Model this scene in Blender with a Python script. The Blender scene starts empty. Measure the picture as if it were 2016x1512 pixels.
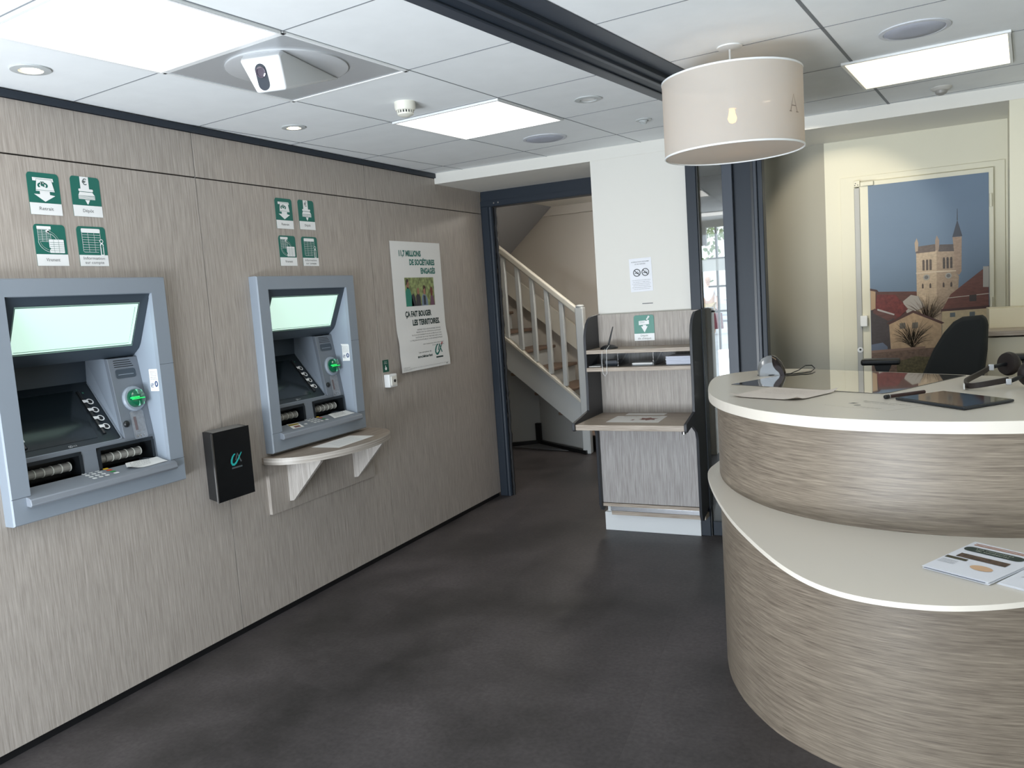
import bpy, bmesh, math, random
from mathutils import Vector, Matrix
random.seed(7)
sc = bpy.context.scene
COL = sc.collection
R = math.radians
# ---------------------------------------------------------------- camera
CAM_Z = 1.45
cd = bpy.data.cameras.new('camera'); cam = bpy.data.objects.new('camera', cd); COL.objects.link(cam)
pitch, roll, yaw = R(6.015), R(3.955), R(26.8)
fw = Vector((-math.sin(yaw)*math.cos(pitch), math.cos(yaw)*math.cos(pitch), -math.sin(pitch)))
rt = Vector((math.cos(yaw), math.sin(yaw), 0)); dn = fw.cross(rt)
r2 = math.cos(roll)*rt + math.sin(roll)*dn; d2 = -math.sin(roll)*rt + math.cos(roll)*dn
M = Matrix((r2, -d2, -fw)).transposed().to_4x4(); M.translation = (0, 0, CAM_Z)
cam.matrix_world = M
cd.sensor_fit = 'HORIZONTAL'; cd.sensor_width = 36.0; cd.lens = 36.0*1601/2016
cd.clip_start = 0.02; cd.clip_end = 300
sc.camera = cam
# ---------------------------------------------------------------- view, sky
sc.view_settings.view_transform = 'Standard'; sc.view_settings.look = 'None'
sc.view_settings.gamma = 1.0; sc.view_settings.use_curve_mapping = False
sc.view_settings.exposure = 0.14
w = bpy.data.worlds.new('sky'); sc.world = w; w.use_nodes = True
bg = w.node_tree.nodes['Background']; bg.inputs[0].default_value = (0.80, 0.90, 1.0, 1); bg.inputs[1].default_value = 1.5
sun = bpy.data.lights.new('sun', 'SUN'); sun.energy = 1.3; sun.angle = R(1); sun.color = (1, .96, .9)
so = bpy.data.objects.new('sun', sun); COL.objects.link(so); so.rotation_euler = (R(35), R(-30), 0); so.location = (0, 20, 12)
def area(name, loc, rot, sx, sy, power, color):
    l = bpy.data.lights.new(name, 'AREA'); l.shape = 'RECTANGLE'; l.size = sx; l.size_y = sy; l.energy = power; l.color = color
    o = bpy.data.objects.new(name, l); COL.objects.link(o); o.location = loc; o.rotation_euler = rot; return o
# daylight coming in through the glazed street front behind the viewer
area('shopfront_daylight', (-1.7, -1.45, 1.15), (R(90), 0, 0), 1.9, 1.9, 26, (.80, .90, 1.0))
# sunlight bounced up off the pavement outside, entering through the lower part of the shop front
area('pavement_bounce', (-1.6, -1.30, .30), (R(138), 0, 0), 2.2, .8, 190, (.86, .93, 1.0))

# ---------------------------------------------------------------- materials
def lin(c):
    return tuple(((v/255)/12.92 if v/255 <= .04045 else ((v/255+.055)/1.055)**2.4) for v in c) + (1.0,)
MATS = {}
def mat(name, rgb, rough=.5, metal=0, spec=.5, bump=None, noise=None, emit=None, alpha=None, trans=0, coat=0):
    if name in MATS: return MATS[name]
    m = bpy.data.materials.new(name); m.use_nodes = True; nt = m.node_tree; b = nt.nodes['Principled BSDF']
    c = lin(rgb)
    b.inputs['Base Color'].default_value = c; b.inputs['Roughness'].default_value = rough
    b.inputs['Metallic'].default_value = metal; b.inputs['Specular IOR Level'].default_value = spec
    b.inputs['Transmission Weight'].default_value = trans
    b.inputs['Coat Weight'].default_value = coat
    if alpha is not None: b.inputs['Alpha'].default_value = alpha
    if emit: b.inputs['Emission Color'].default_value = lin(emit[0]); b.inputs['Emission Strength'].default_value = emit[1]
    if noise or bump:
        tc = nt.nodes.new('ShaderNodeTexCoord'); mp = nt.nodes.new('ShaderNodeMapping'); nz = nt.nodes.new('ShaderNodeTexNoise')
        nt.links.new(tc.outputs['Object'], mp.inputs[0]); nt.links.new(mp.outputs[0], nz.inputs['Vector'])
        nz.inputs['Scale'].default_value = 1.0; nz.inputs['Detail'].default_value = 4
        sx = noise[0] if noise else bump[0]
        if not isinstance(sx, tuple): sx = (sx,)*3
        mp.inputs['Scale'].default_value = sx
        if noise:
            mx = nt.nodes.new('ShaderNodeMapRange'); mx.inputs[1].default_value = .3; mx.inputs[2].default_value = .7
            mx.inputs[3].default_value = 1-noise[1]; mx.inputs[4].default_value = 1+noise[1]
            nt.links.new(nz.outputs['Fac'], mx.inputs[0])
            vm = nt.nodes.new('ShaderNodeVectorMath'); vm.operation = 'SCALE'; vm.inputs[0].default_value = c[:3]
            nt.links.new(mx.outputs[0], vm.inputs['Scale']); nt.links.new(vm.outputs[0], b.inputs['Base Color'])
        if bump:
            bp = nt.nodes.new('ShaderNodeBump'); bp.inputs['Strength'].default_value = bump[1]; bp.inputs['Distance'].default_value = .002
            nt.links.new(nz.outputs['Fac'], bp.inputs['Height']); nt.links.new(bp.outputs[0], b.inputs['Normal'])
    MATS[name] = m; return m
def laminate(name, dark, light, s1, s2, rough=.42):
    m = bpy.data.materials.new(name); m.use_nodes = True; nt = m.node_tree; b = nt.nodes['Principled BSDF']
    b.inputs['Roughness'].default_value = rough; b.inputs['Specular IOR Level'].default_value = .4
    tc = nt.nodes.new('ShaderNodeTexCoord'); f = []
    for s, d in ((s1, 3), (s2, 2)):
        mp = nt.nodes.new('ShaderNodeMapping'); mp.inputs['Scale'].default_value = s
        nz = nt.nodes.new('ShaderNodeTexNoise'); nz.inputs['Scale'].default_value = 1; nz.inputs['Detail'].default_value = d; nz.inputs['Roughness'].default_value = .6
        nt.links.new(tc.outputs['Object'], mp.inputs[0]); nt.links.new(mp.outputs[0], nz.inputs['Vector']); f.append(nz)
    mm = nt.nodes.new('ShaderNodeMath'); mm.operation = 'ADD'; nt.links.new(f[0].outputs['Fac'], mm.inputs[0]); nt.links.new(f[1].outputs['Fac'], mm.inputs[1])
    cr = nt.nodes.new('ShaderNodeMapRange'); cr.inputs[1].default_value = .66; cr.inputs[2].default_value = 1.34
    nt.links.new(mm.outputs[0], cr.inputs[0])
    ra = nt.nodes.new('ShaderNodeValToRGB'); ra.color_ramp.elements[0].color = lin(dark); ra.color_ramp.elements[1].color = lin(light)
    nt.links.new(cr.outputs[0], ra.inputs[0]); nt.links.new(ra.outputs[0], b.inputs['Base Color'])
    bp = nt.nodes.new('ShaderNodeBump'); bp.inputs['Strength'].default_value = .25; bp.inputs['Distance'].default_value = .001
    nt.links.new(mm.outputs[0], bp.inputs['Height']); nt.links.new(bp.outputs[0], b.inputs['Normal'])
    MATS[name] = m; return m
LD, LL = (144, 136, 128), (188, 180, 172)
wood_v = laminate('laminate_vertical_grain', LD, LL, (460, 460, 12), (150, 150, 5.0))
wood_h = laminate('laminate_horizontal_grain', (95, 85, 75), (142, 131, 116), (14, 14, 460), (7, 7, 170))
wood_y = laminate('laminate_flat_grain', (122, 108, 95), (172, 160, 147), (420, 12, 420), (120, 5, 120))
wood_x = laminate('laminate_shelf_grain', (138, 124, 110), (190, 178, 164), (12, 420, 420), (5, 120, 120))
white = mat('white_paint', (226, 224, 217), .55, bump=(60, .05))
white2 = mat('white_gloss_paint', (222, 225, 226), .3)
greige = mat('greige_wall', (168, 164, 150), .6, bump=(60, .05))  # darker grey-beige than the alcove wall beside it
cream = mat('cream_paint', (226, 222, 202), .6, bump=(60, .05))
beige = mat('beige_stair_paint', (200, 193, 182), .7)
ceil_m = mat('ceiling_tile', (236, 239, 240), .8, noise=((9, 9, 9), .02))
tbar = mat('grid_line', (120, 124, 128), .6)
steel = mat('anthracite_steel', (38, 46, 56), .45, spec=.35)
steel2 = mat('anthracite_trim', (60, 66, 75), .42, spec=.4)
black = mat('black_plastic', (24, 27, 30), .35)
blackm = mat('black_matte', (28, 28, 30), .7)
plinth = mat('black_plinth', (14, 15, 18), .5)
chrome = mat('brushed_metal', (200, 202, 206), .25, metal=1)
topw = mat('white_laminate', (216, 209, 197), .34)
paper = mat('paper', (236, 236, 234), .6)
ink = mat('black_ink', (38, 42, 44), .6)
greyink = mat('grey_ink', (110, 112, 114), .6)
green = mat('sign_green', (26, 104, 92), .35)
teal = mat('teal_ink', (12, 112, 104), .5)
darkteal = mat('dark_green_ink', (18, 52, 52), .5)
signw = mat('sign_white', (236, 238, 238), .35)
red = mat('red_ink', (200, 50, 60), .5)
atm_m = mat('machine_grey', (136, 145, 155), .42, spec=.4)
atm_l = mat('machine_light_grey', (150, 160, 172), .38)
atm_d = mat('machine_dark_grey', (62, 72, 82), .4)
screen_m = mat('screen_glass', (22, 30, 34), .12, spec=.6)
speaker_m = mat('speaker_grille', (176, 180, 192), .7)
metalpanel = mat('glossy_metal_tile', (176, 179, 182), .22, metal=.12)
stairw = mat('stair_paint', (196, 200, 200), .45)
tread_m = mat('tread_brown', (120, 100, 86), .5)
PANEL = mat('light_panel_diffuser', (255, 255, 255), .6, emit=((255, 249, 240), 3.2))
PANELW = mat('warm_light_panel_diffuser', (255, 250, 230), .6, emit=((255, 238, 196), 2.3))
LAMP = mat('lamp_glow', (255, 255, 255), .5, emit=((255, 222, 180), 14))
BULB = mat('bulb_glow', (255, 220, 150), .5, emit=((255, 190, 90), 12))
MARQ = mat('lit_sign_panel', (150, 190, 175), .35, emit=((222, 252, 238), .72))
GLOW = mat('green_led', (40, 255, 120), .4, emit=((20, 220, 90), .55))
READER = mat('green_translucent_plastic', (8, 92, 62), .12, spec=.8, coat=.5)
def glassmat(name, tint, fac, rough=.02):
    m = bpy.data.materials.new(name); m.use_nodes = True; nt = m.node_tree; nt.nodes.clear()
    o = nt.nodes.new('ShaderNodeOutputMaterial'); t = nt.nodes.new('ShaderNodeBsdfTransparent'); g = nt.nodes.new('ShaderNodeBsdfGlossy'); mx = nt.nodes.new('ShaderNodeMixShader')
    t.inputs[0].default_value = tint; g.inputs['Roughness'].default_value = rough; mx.inputs[0].default_value = fac
    nt.links.new(t.outputs[0], mx.inputs[1]); nt.links.new(g.outputs[0], mx.inputs[2]); nt.links.new(mx.outputs[0], o.inputs[0]); MATS[name] = m; return m
glass = glassmat('clear_glass', (.93, .95, .94, 1), .07)
acrylic = glassmat('clear_acrylic', (.86, .88, .90, 1), .10)
frosted = mat('frosted_band', (225, 232, 232), .6, alpha=.75)
inset_m = mat('dark_glass_inset', (96, 92, 86), .03, spec=1.0, coat=1)
# lampshade: thin translucent cloth
def shademat():
    m = bpy.data.materials.new('lampshade_cloth'); m.use_nodes = True; nt = m.node_tree; nt.nodes.clear()
    o = nt.nodes.new('ShaderNodeOutputMaterial'); d = nt.nodes.new('ShaderNodeBsdfDiffuse'); t = nt.nodes.new('ShaderNodeBsdfTranslucent'); tr = nt.nodes.new('ShaderNodeBsdfTransparent')
    a = nt.nodes.new('ShaderNodeMixShader'); b = nt.nodes.new('ShaderNodeMixShader')
    d.inputs[0].default_value = lin((226, 220, 212)); t.inputs[0].default_value = lin((222, 212, 200)); a.inputs[0].default_value = .42; b.inputs[0].default_value = .10
    nt.links.new(d.outputs[0], a.inputs[1]); nt.links.new(t.outputs[0], a.inputs[2]); nt.links.new(a.outputs[0], b.inputs[1]); nt.links.new(tr.outputs[0], b.inputs[2]); nt.links.new(b.outputs[0], o.inputs[0]); return m
shade_m = shademat()
def floormat():
    m = bpy.data.materials.new('dark_vinyl_floor'); m.use_nodes = True; nt = m.node_tree; b = nt.nodes['Principled BSDF']
    tc = nt.nodes.new('ShaderNodeTexCoord'); mp = nt.nodes.new('ShaderNodeMapping'); mp.inputs['Rotation'].default_value = (0, 0, R(84)); mp.inputs['Location'].default_value = (.21, .13, 0)
    nt.links.new(tc.outputs['Object'], mp.inputs[0])
    br = nt.nodes.new('ShaderNodeTexBrick'); br.inputs['Scale'].default_value = 1; br.inputs['Brick Width'].default_value = .9; br.inputs['Row Height'].default_value = .45
    br.inputs['Mortar Size'].default_value = .0006; br.inputs['Color1'].default_value = (.92, .92, .92, 1); br.inputs['Color2'].default_value = (1.1, 1.1, 1.1, 1); br.inputs['Mortar'].default_value = (.7, .7, .7, 1); br.inputs['Bias'].default_value = 0
    nt.links.new(mp.outputs[0], br.inputs['Vector'])
    n1 = nt.nodes.new('ShaderNodeTexNoise'); n1.inputs['Scale'].default_value = 1.7; n1.inputs['Detail'].default_value = 8; n1.inputs['Roughness'].default_value = .62
    n2 = nt.nodes.new('ShaderNodeTexNoise'); n2.inputs['Scale'].default_value = 60; n2.inputs['Detail'].default_value = 4
    nt.links.new(tc.outputs['Object'], n1.inputs['Vector']); nt.links.new(tc.outputs['Object'], n2.inputs['Vector'])
    ra = nt.nodes.new('ShaderNodeValToRGB'); ra.color_ramp.elements[0].position = .32; ra.color_ramp.elements[0].color = lin((46, 44, 44)); ra.color_ramp.elements[1].position = .72; ra.color_ramp.elements[1].color = lin((88, 83, 84))
    nt.links.new(n1.outputs['Fac'], ra.inputs[0])
    mx = nt.nodes.new('ShaderNodeMix'); mx.data_type = 'RGBA'; mx.blend_type = 'MULTIPLY'; mx.inputs[0].default_value = 1
    nt.links.new(ra.outputs[0], mx.inputs[6]); nt.links.new(br.outputs[0], mx.inputs[7])
    m2 = nt.nodes.new('ShaderNodeMix'); m2.data_type = 'RGBA'; m2.blend_type = 'SOFT_LIGHT'; m2.inputs[0].default_value = .5
    nt.links.new(mx.outputs[2], m2.inputs[6]); nt.links.new(n2.outputs['Fac'], m2.inputs[7]); nt.links.new(m2.outputs[2], b.inputs['Base Color'])
    mr = nt.nodes.new('ShaderNodeMapRange'); mr.inputs[3].default_value = .36; mr.inputs[4].default_value = .56
    nt.links.new(n1.outputs['Fac'], mr.inputs[0]); nt.links.new(mr.outputs[0], b.inputs['Roughness'])
    b.inputs['Specular IOR Level'].default_value = .35
    return m
floor_m = floormat()

# ---------------------------------------------------------------- mesh helpers
def V(*a): return Vector(a)
class Fr:                                   # a flat frame: origin, u (right), v (up), n = u x v
    def __init__(s, o, u, v): s.o = Vector(o); s.u = Vector(u).normalized(); s.v = Vector(v).normalized(); s.n = s.u.cross(s.v)
    def p(s, a, b, c=0): return s.o + a*s.u + b*s.v + c*s.n
class MB:
    def __init__(s): s.v = []; s.f = []
    def add(s, vs, fs):
        k = len(s.v); s.v += [Vector(q) for q in vs]; s.f += [tuple(i+k for i in f) for f in fs]; return s
    def box(s, x0, x1, y0, y1, z0, z1):
        x0, x1 = sorted((x0, x1)); y0, y1 = sorted((y0, y1)); z0, z1 = sorted((z0, z1))
        return s.add([(x, y, z) for x in (x0, x1) for y in (y0, y1) for z in (z0, z1)],
                     [(0, 1, 3, 2), (4, 6, 7, 5), (0, 4, 5, 1), (2, 3, 7, 6), (0, 2, 6, 4), (1, 5, 7, 3)])
    def prism(s, pts, off):                 # pts: list of 3-D points of one planar face, off: extrusion vector
        n = len(pts); a = [Vector(q) for q in pts]; off = Vector(off)
        return s.add(a + [q+off for q in a], [tuple(range(n))[::-1], tuple(range(n, 2*n))] + [(i, (i+1) % n, n+(i+1) % n, n+i) for i in range(n)])
    def frbox(s, fr, a0, a1, b0, b1, c0, c1):
        return s.prism([fr.p(a0, b0, c0), fr.p(a1, b0, c0), fr.p(a1, b1, c0), fr.p(a0, b1, c0)], (c1-c0)*fr.n)
    def poly(s, fr, pts, c=0):
        return s.add([fr.p(a, b, c) for a, b in pts], [tuple(range(len(pts)))])
    def rect(s, fr, a0, a1, b0, b1, c=0): return s.poly(fr, [(a0, b0), (a1, b0), (a1, b1), (a0, b1)], c)
    def stroke(s, fr, pts, w, c=0, close=False):     # ribbon along a 2-D polyline; w may be a list
        P = [Vector((a, b)) for a, b in pts]; n = len(P); L = []
        for i, q in enumerate(P):
            if close: t = P[(i+1) % n]-P[i-1]
            else: t = P[min(i+1, n-1)]-P[max(i-1, 0)]
            t = t.normalized() if t.length else Vector((1, 0)); ww = (w[i] if isinstance(w, (list, tuple)) else w)/2
            nn = Vector((-t.y, t.x))*ww; L += [q+nn, q-nn]
        m = n if close else n-1
        return s.add([fr.p(q.x, q.y, c) for q in L], [(2*i, 2*i+1, (2*((i+1) % n))+1, 2*((i+1) % n)) for i in range(m)])
    def disc(s, fr, a, b, ra, c=0, n=28, rb=None):
        rb = rb or ra; return s.poly(fr, [(a+ra*math.cos(2*math.pi*i/n), b+rb*math.sin(2*math.pi*i/n)) for i in range(n)], c)
    def ring(s, fr, a, b, r, w, c=0, n=28):
        return s.stroke(fr, [(a+r*math.cos(2*math.pi*i/n), b+r*math.sin(2*math.pi*i/n)) for i in range(n)], w, c, True)
    def tube(s, pts, r, n=10, cap=True):
        P = [Vector(q) for q in pts]; k0 = len(s.v); up = Vector((0, 0, 1)); rings = []
        for i, q in enumerate(P):
            t = (P[min(i+1, len(P)-1)]-P[max(i-1, 0)]).normalized()
            a = t.cross(up if abs(t.z) < .95 else Vector((1, 0, 0))).normalized(); b = t.cross(a)
            rr = r[i] if isinstance(r, (list, tuple)) else r
            rings.append([q+rr*(math.cos(2*math.pi*j/n)*a+math.sin(2*math.pi*j/n)*b) for j in range(n)])
        vs = [q for g in rings for q in g]; fs = []
        for i in range(len(P)-1):
            for j in range(n): fs.append((i*n+j, i*n+(j+1) % n, (i+1)*n+(j+1) % n, (i+1)*n+j))
        if cap: fs += [tuple(range(n))[::-1], tuple(range((len(P)-1)*n, len(P)*n))]
        return s.add(vs, fs)
    def lathe(s, prof, o, axis=(0, 0, 1), n=32, squash=1):  # prof: (radius, along)
        ax = Vector(axis).normalized(); a = ax.cross(Vector((1, 0, 0)) if abs(ax.x) < .9 else Vector((0, 1, 0))).normalized(); b = ax.cross(a); o = Vector(o)
        vs = []; fs = []
        for r, h in prof:
            vs += [o+h*ax+r*(math.cos(2*math.pi*j/n)*a+squash*math.sin(2*math.pi*j/n)*b) for j in range(n)]
        for i in range(len(prof)-1):
            for j in range(n): fs.append((i*n+j, i*n+(j+1) % n, (i+1)*n+(j+1) % n, (i+1)*n+j))
        if prof[0][0] > 1e-5: fs.append(tuple(range(n))[::-1])
        if prof[-1][0] > 1e-5: fs.append(tuple(range((len(prof)-1)*n, len(prof)*n)))
        return s.add(vs, fs)
    def build(s, name, m, parent=None, bevel=0, smooth=False, label=None, cat=None, group=None, kind=None, fix=True):
        bm = bmesh.new(); vs = [bm.verts.new(q) for q in s.v]
        for f in s.f:
            try: bm.faces.new([vs[i] for i in f])
            except ValueError: pass
        bmesh.ops.remove_doubles(bm, verts=bm.verts, dist=1e-6)
        if fix: bmesh.ops.recalc_face_normals(bm, faces=bm.faces)
        if parent is not None: org = parent_org(parent)
        else:
            xs = [q.x for q in s.v]; ys = [q.y for q in s.v]; zs = [q.z for q in s.v]
            org = Vector(((min(xs)+max(xs))/2, (min(ys)+max(ys))/2, min(zs)))
        if parent is not None: loc = Vector((0, 0, 0))
        else: loc = org
        bmesh.ops.translate(bm, verts=bm.verts, vec=-org)
        me = bpy.data.meshes.new(name); bm.to_mesh(me); bm.free()
        if m: me.materials.append(m)
        if smooth:
            for p in me.polygons: p.use_smooth = True
            try: me.set_sharp_from_angle(angle=R(35))
            except Exception: pass
        o = bpy.data.objects.new(name, me); COL.objects.link(o); o.location = loc
        if parent is not None: o.parent = parent
        if bevel:
            b = o.modifiers.new('bevel', 'BEVEL'); b.width = bevel; b.segments = 3; b.limit_method = 'ANGLE'; b.angle_limit = R(40)
            if smooth is False:
                for p in me.polygons: p.use_smooth = True
                try: me.set_sharp_from_angle(angle=R(35))
                except Exception: pass
        if label: o['label'] = label
        if cat: o['category'] = cat
        if group: o['group'] = group
        if kind: o['kind'] = kind
        return o
def parent_org(p):
    v = Vector(p.location)
    while p.parent: p = p.parent; v += Vector(p.location)
    return v
def thing(name, label, cat, loc, group=None, kind=None):
    o = bpy.data.objects.new(name, None); COL.objects.link(o); o.location = loc; o.empty_display_size = .05
    if label: o['label'] = label
    if cat: o['category'] = cat
    if group: o['group'] = group
    if kind: o['kind'] = kind
    return o
_tc = {}
def text_shape(s, bold=0):
    k = (s, bold)
    if k in _tc: return _tc[k]
    cu = bpy.data.curves.new('t', 'FONT'); cu.body = s; cu.size = 1; cu.offset = bold; cu.resolution_u = 3; cu.fill_mode = 'FRONT' if False else 'BOTH'
    ob = bpy.data.objects.new('t', cu); COL.objects.link(ob)
    dg = bpy.context.evaluated_depsgraph_get(); me = bpy.data.meshes.new_from_object(ob.evaluated_get(dg))
    vs = [(q.co.x, q.co.y) for q in me.vertices]; fs = [tuple(p.vertices) for p in me.polygons]
    bpy.data.objects.remove(ob); bpy.data.curves.remove(cu); bpy.data.meshes.remove(me)
    _tc[k] = (vs, fs); return _tc[k]
def text(mb, fr, s, a, b, h, c=0, width=None, align='L', bold=0):   # h: height of a capital letter
    vs, fs = text_shape(s, bold); sc_ = h/.73
    x0 = min(q[0] for q in vs); x1 = max(q[0] for q in vs); W = (x1-x0)
    sx = (width/W) if width else sc_
    sh = {'L': 0, 'C': -W*sx/2, 'R': -W*sx}[align]
    mb.add([fr.p(a+sh+(q[0]-x0)*sx, b+q[1]*sc_, c) for q in vs], fs)
def arc(cx, cy, r, a0, a1, n=24, ry=None):
    ry = ry or r
    return [(cx+r*math.cos(R(a0+(a1-a0)*i/n)), cy+ry*math.sin(R(a0+(a1-a0)*i/n))) for i in range(n+1)]
def rrect(a0, a1, b0, b1, r, n=5):
    return arc(a1-r, b0+r, r, -90, 0, n)+arc(a1-r, b1-r, r, 0, 90, n)+arc(a0+r, b1-r, r, 90, 180, n)+arc(a0+r, b0+r, r, 180, 270, n)
def copy_tree(o, parent=None):
    c = o.copy(); COL.objects.link(c); c.parent = parent
    for ch in [q for q in bpy.data.objects if q.parent == o]: copy_tree(ch, c)
    return c
def ca_logo(fr, a, b, s, c, parts):          # parts: list of (mesh builder C, A, bar, accent)
    C_, A_, B_, X_ = parts
    C_.stroke(fr, [(a+s*x, b+s*y) for x, y in [(.42, .93), (.30, .90), (.16, .76), (.07, .58), (.05, .42), (.12, .30), (.26, .27), (.42, .36), (.60, .54), (.78, .76), (.95, .96)]],
              [s*q for q in (.06, .10, .13, .15, .15, .15, .14, .13, .11, .09, .06)], c)
    A_.stroke(fr, [(a+s*x, b+s*y) for x, y in [(.42, .52), (.52, .78), (.60, .94), (.66, .80), (.76, .56), (.88, .36)]], s*.10, c-.0002)
    B_.rect(fr, a+.03*s, a+.92*s, b+.02*s, b+.12*s, c)
    if X_: X_.stroke(fr, [(a+s*.82, b+s*.90), (a+s*.97, b+s*1.03)], s*.10, c)

FL = -.02; CZ = 2.295; WX = -2.83
WALL = Fr((WX, 0, 0), (0, 1, 0), (0, 0, 1))            # a = y, b = z, n = +x
# ================================================================= SETTING
# ---- floor
MB().box(-6.5, 3.0, -1.6, 8.2, FL-.1, FL).build('floor', floor_m, kind='structure')
# ---- left wall: laminate panels with dark joints
wl = thing('wall_left', None, None, (WX, 0, FL), kind='structure')
HOLES = [(1.657+.012, 1.657+.728), (2.922+.012, 2.922+.728)]; HZ0, HZ1 = .797, 1.623
def holed(x0, x1, y0, y1, z0, z1):       # a slab with the openings for the two machines
    m_ = MB(); hs = [h for h in HOLES if h[0] > y0 and h[1] < y1]
    if not hs: return m_.box(x0, x1, y0, y1, z0, z1)
    m_.box(x0, x1, y0, y1, z0, HZ0); m_.box(x0, x1, y0, y1, HZ1, z1); y = y0
    for h in hs: m_.box(x0, x1, y, h[0], HZ0, HZ1); y = h[1]
    return m_.box(x0, x1, y, y1, HZ0, HZ1)
holed(WX-.12, WX-.018, -1.6, 5.30, FL, 2.42).build('wall_core', plinth, wl)
ys = [-1.07, .175, 1.42, 2.665, 3.912, 5.155, 5.295]
ys = [-1.6, -1.07, .175, 1.42, 2.665, 3.912, 5.295]
for i in range(len(ys)-1):
    holed(WX-.018, WX, ys[i]+.0023, ys[i+1]-.0023, .012, 2.0675).build('wall_panel', wood_v, wl)
    MB().box(WX-.018, WX, ys[i]+.0023, ys[i+1]-.0023, 2.0735, 2.262 if ys[i] < 3.9 else 2.262).build('wall_panel', wood_v, wl, bevel=.0006)
for y in ys[1:-1]:
    MB().box(WX-.012, WX-.0035, y+.0008, y+.0019, .012, 2.262).build('joint_strip', chrome, wl)
MB().box(WX-.05, WX-.012, -1.6, 5.29, FL, .012).build('baseboard_left', plinth, kind='structure')
MB().box(WX-.018, WX+.012, -1.6, 4.68, 2.264, 2.290).build('trim_1', steel, kind='structure')
# ---- ceiling
MB().box(-2.95, 2.6, -1.6, 4.70, CZ, CZ+.1).build('ceiling', ceil_m, kind='structure')
ga = R(5.8)
G = Fr((-2.226, 2.645, CZ), (math.cos(ga), -math.sin(ga), 0), (math.sin(ga), math.cos(ga), 0))    # v runs to the back
CE = Fr((-2.226, 2.645, CZ), (math.sin(ga), math.cos(ga), 0), (math.cos(ga), -math.sin(ga), 0))   # n points down
md = .592
def clipx(x): return x
gl = MB()
def gline(u0, v0, u1, v1, w=.0045):
    a = G.p(u0*md, v0*md); b = G.p(u1*md, v1*md); t = (b-a).normalized(); n = Vector((-t.y, t.x, 0))*w/2; z = Vector((0, 0, -.0012))
    gl.prism([a+n, a-n, b-n, b+n], z)
beam_l = lambda y: -1.265+(y-2.016)*.1356
beam_r = lambda y: -.943+(y-2.263)*.1322
def lim(v):   # u where the row line meets the beam
    y = G.p(1*md, v*md).y; return (beam_l(y)+2.226-(v*md*math.sin(ga)))/(md*math.cos(ga))
def wl_u(v):
    y = G.p(-1*md, v*md).y; return (WX+2.226-(v*md*math.sin(ga)))/(md*math.cos(ga))
vend = 3.48
for u in (0, 1): gline(u, -6.8, u, vend+u*.1)
gline(-1, -6.9, -1, 3.4); 
for v in range(-6, 4): gline(wl_u(v), v, lim(v), v)
gr = MB(); keep = gl; gl = gr
for u, e in ((3.19, 3.92), (4.19, 4.02), (5.19, 4.1), (2.19, 3.8)): gline(u, -6.6, u, e-.1, .012 if u > 2.5 else .004) if u > 2.5 else None
for v in (-5.99, -4.96, -3.96, -2.96, -1.95, -.95, 0.07, 1.08, 2.09, 3.10, 3.75):
    y = G.p(2*md, v*md).y
    gline((beam_r(y)+2.226-(v*md*math.sin(ga)))/(md*math.cos(ga)), v, 7.5, v)
keep.build('trim_2', tbar, kind='structure'); gr.build('trim_3', tbar, kind='structure')
# ---- track beam across the ceiling
def slab(name, f0, f1, z0, z1, m, par=None, y0=-1.6, y1=4.68):
    L = lambda y, f: beam_l(y)+f*(beam_r(y)-beam_l(y))
    return MB().prism([(L(y0, f0), y0, z1), (L(y0, f1), y0, z1), (L(y1, f1), y1, z1), (L(y1, f0), y1, z1)], (0, 0, z0-z1)).build(name, m, par, bevel=.002)
tb = thing('trim_4', None, None, (-1.1, 1.5, CZ-.02), kind='structure')
slab('side_strip', 0, .29, CZ-.004, CZ-.0002, steel2, tb); slab('side_strip', .71, 1, CZ-.004, CZ-.0002, steel2, tb)
slab('track_channel', .27, .73, CZ-.016, CZ-.0002, steel, tb); slab('track_rib', .50, .56, CZ-.026, CZ-.014, steel2, tb); slab('track_rib', .27, .31, CZ-.022, CZ-.014, steel, tb); slab('track_rib', .69, .73, CZ-.022, CZ-.014, steel, tb)
# ---- bulkhead over the openings at the back
MB().box(-2.83, 2.6, 4.68, 5.34, 2.227, 2.42).build('trim_5', white, kind='structure')
# pillar
pl = thing('wall_back', None, None, (-1.46, 4.68, FL), kind='structure')
MB().box(-1.744, -1.172, 4.684, 4.85, FL, 2.228).build('pillar', white, pl)
MB().box(-1.748, -1.169, 4.665, 4.69, FL, .155).build('upper_baseboard', white2, pl, bevel=.002)
MB().box(-1.760, -1.165, 4.642, 4.69, FL, .095).build('baseboard_back', white2, pl, bevel=.003)
MB().rect(Fr((0, 4.6835, 0), (1, 0, 0), (0, 0, 1)), -1.465, -1.40, 1.362, 1.367).build('paint_scuff', greyink, pl)
# steel portal at the left opening
pt = thing('trim_6', None, None, (-2.8, 5.31, FL), kind='structure')
MB().box(-2.83, -1.74, 5.30, 5.40, 2.115, 2.235).build('header_beam', steel, pt, bevel=.003)
MB().box(-2.83, -1.74, 5.292, 5.30, 2.12, 2.155).build('header_plate', steel, pt)
MB().box(-2.835, -2.775, 5.298, 5.38, FL, 2.12).build('jamb', steel, pt, bevel=.004)
MB().tube([(-2.768, 5.325, FL), (-2.768, 5.325, 2.12)], .022, 16).build('jamb_pipe', steel, pt, smooth=True)
rub = MB(); n = 60; pts = [(-2.742+.004*random.uniform(-1, 1), 5.345, FL+2.13*i/n) for i in range(n+1)]
rub.tube(pts, [.010+.004*random.random() for _ in pts], 6).build('rubber_seal', blackm, pt)
fx = Fr((0, 5.2915, 0), (1, 0, 0), (0, 0, 1)); sb = MB(); sb.disc(fx, -2.72, 2.137, .006); sb.disc(fx, -2.685, 2.138, .006); sb.build('screw_head', chrome, pt)
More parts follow.
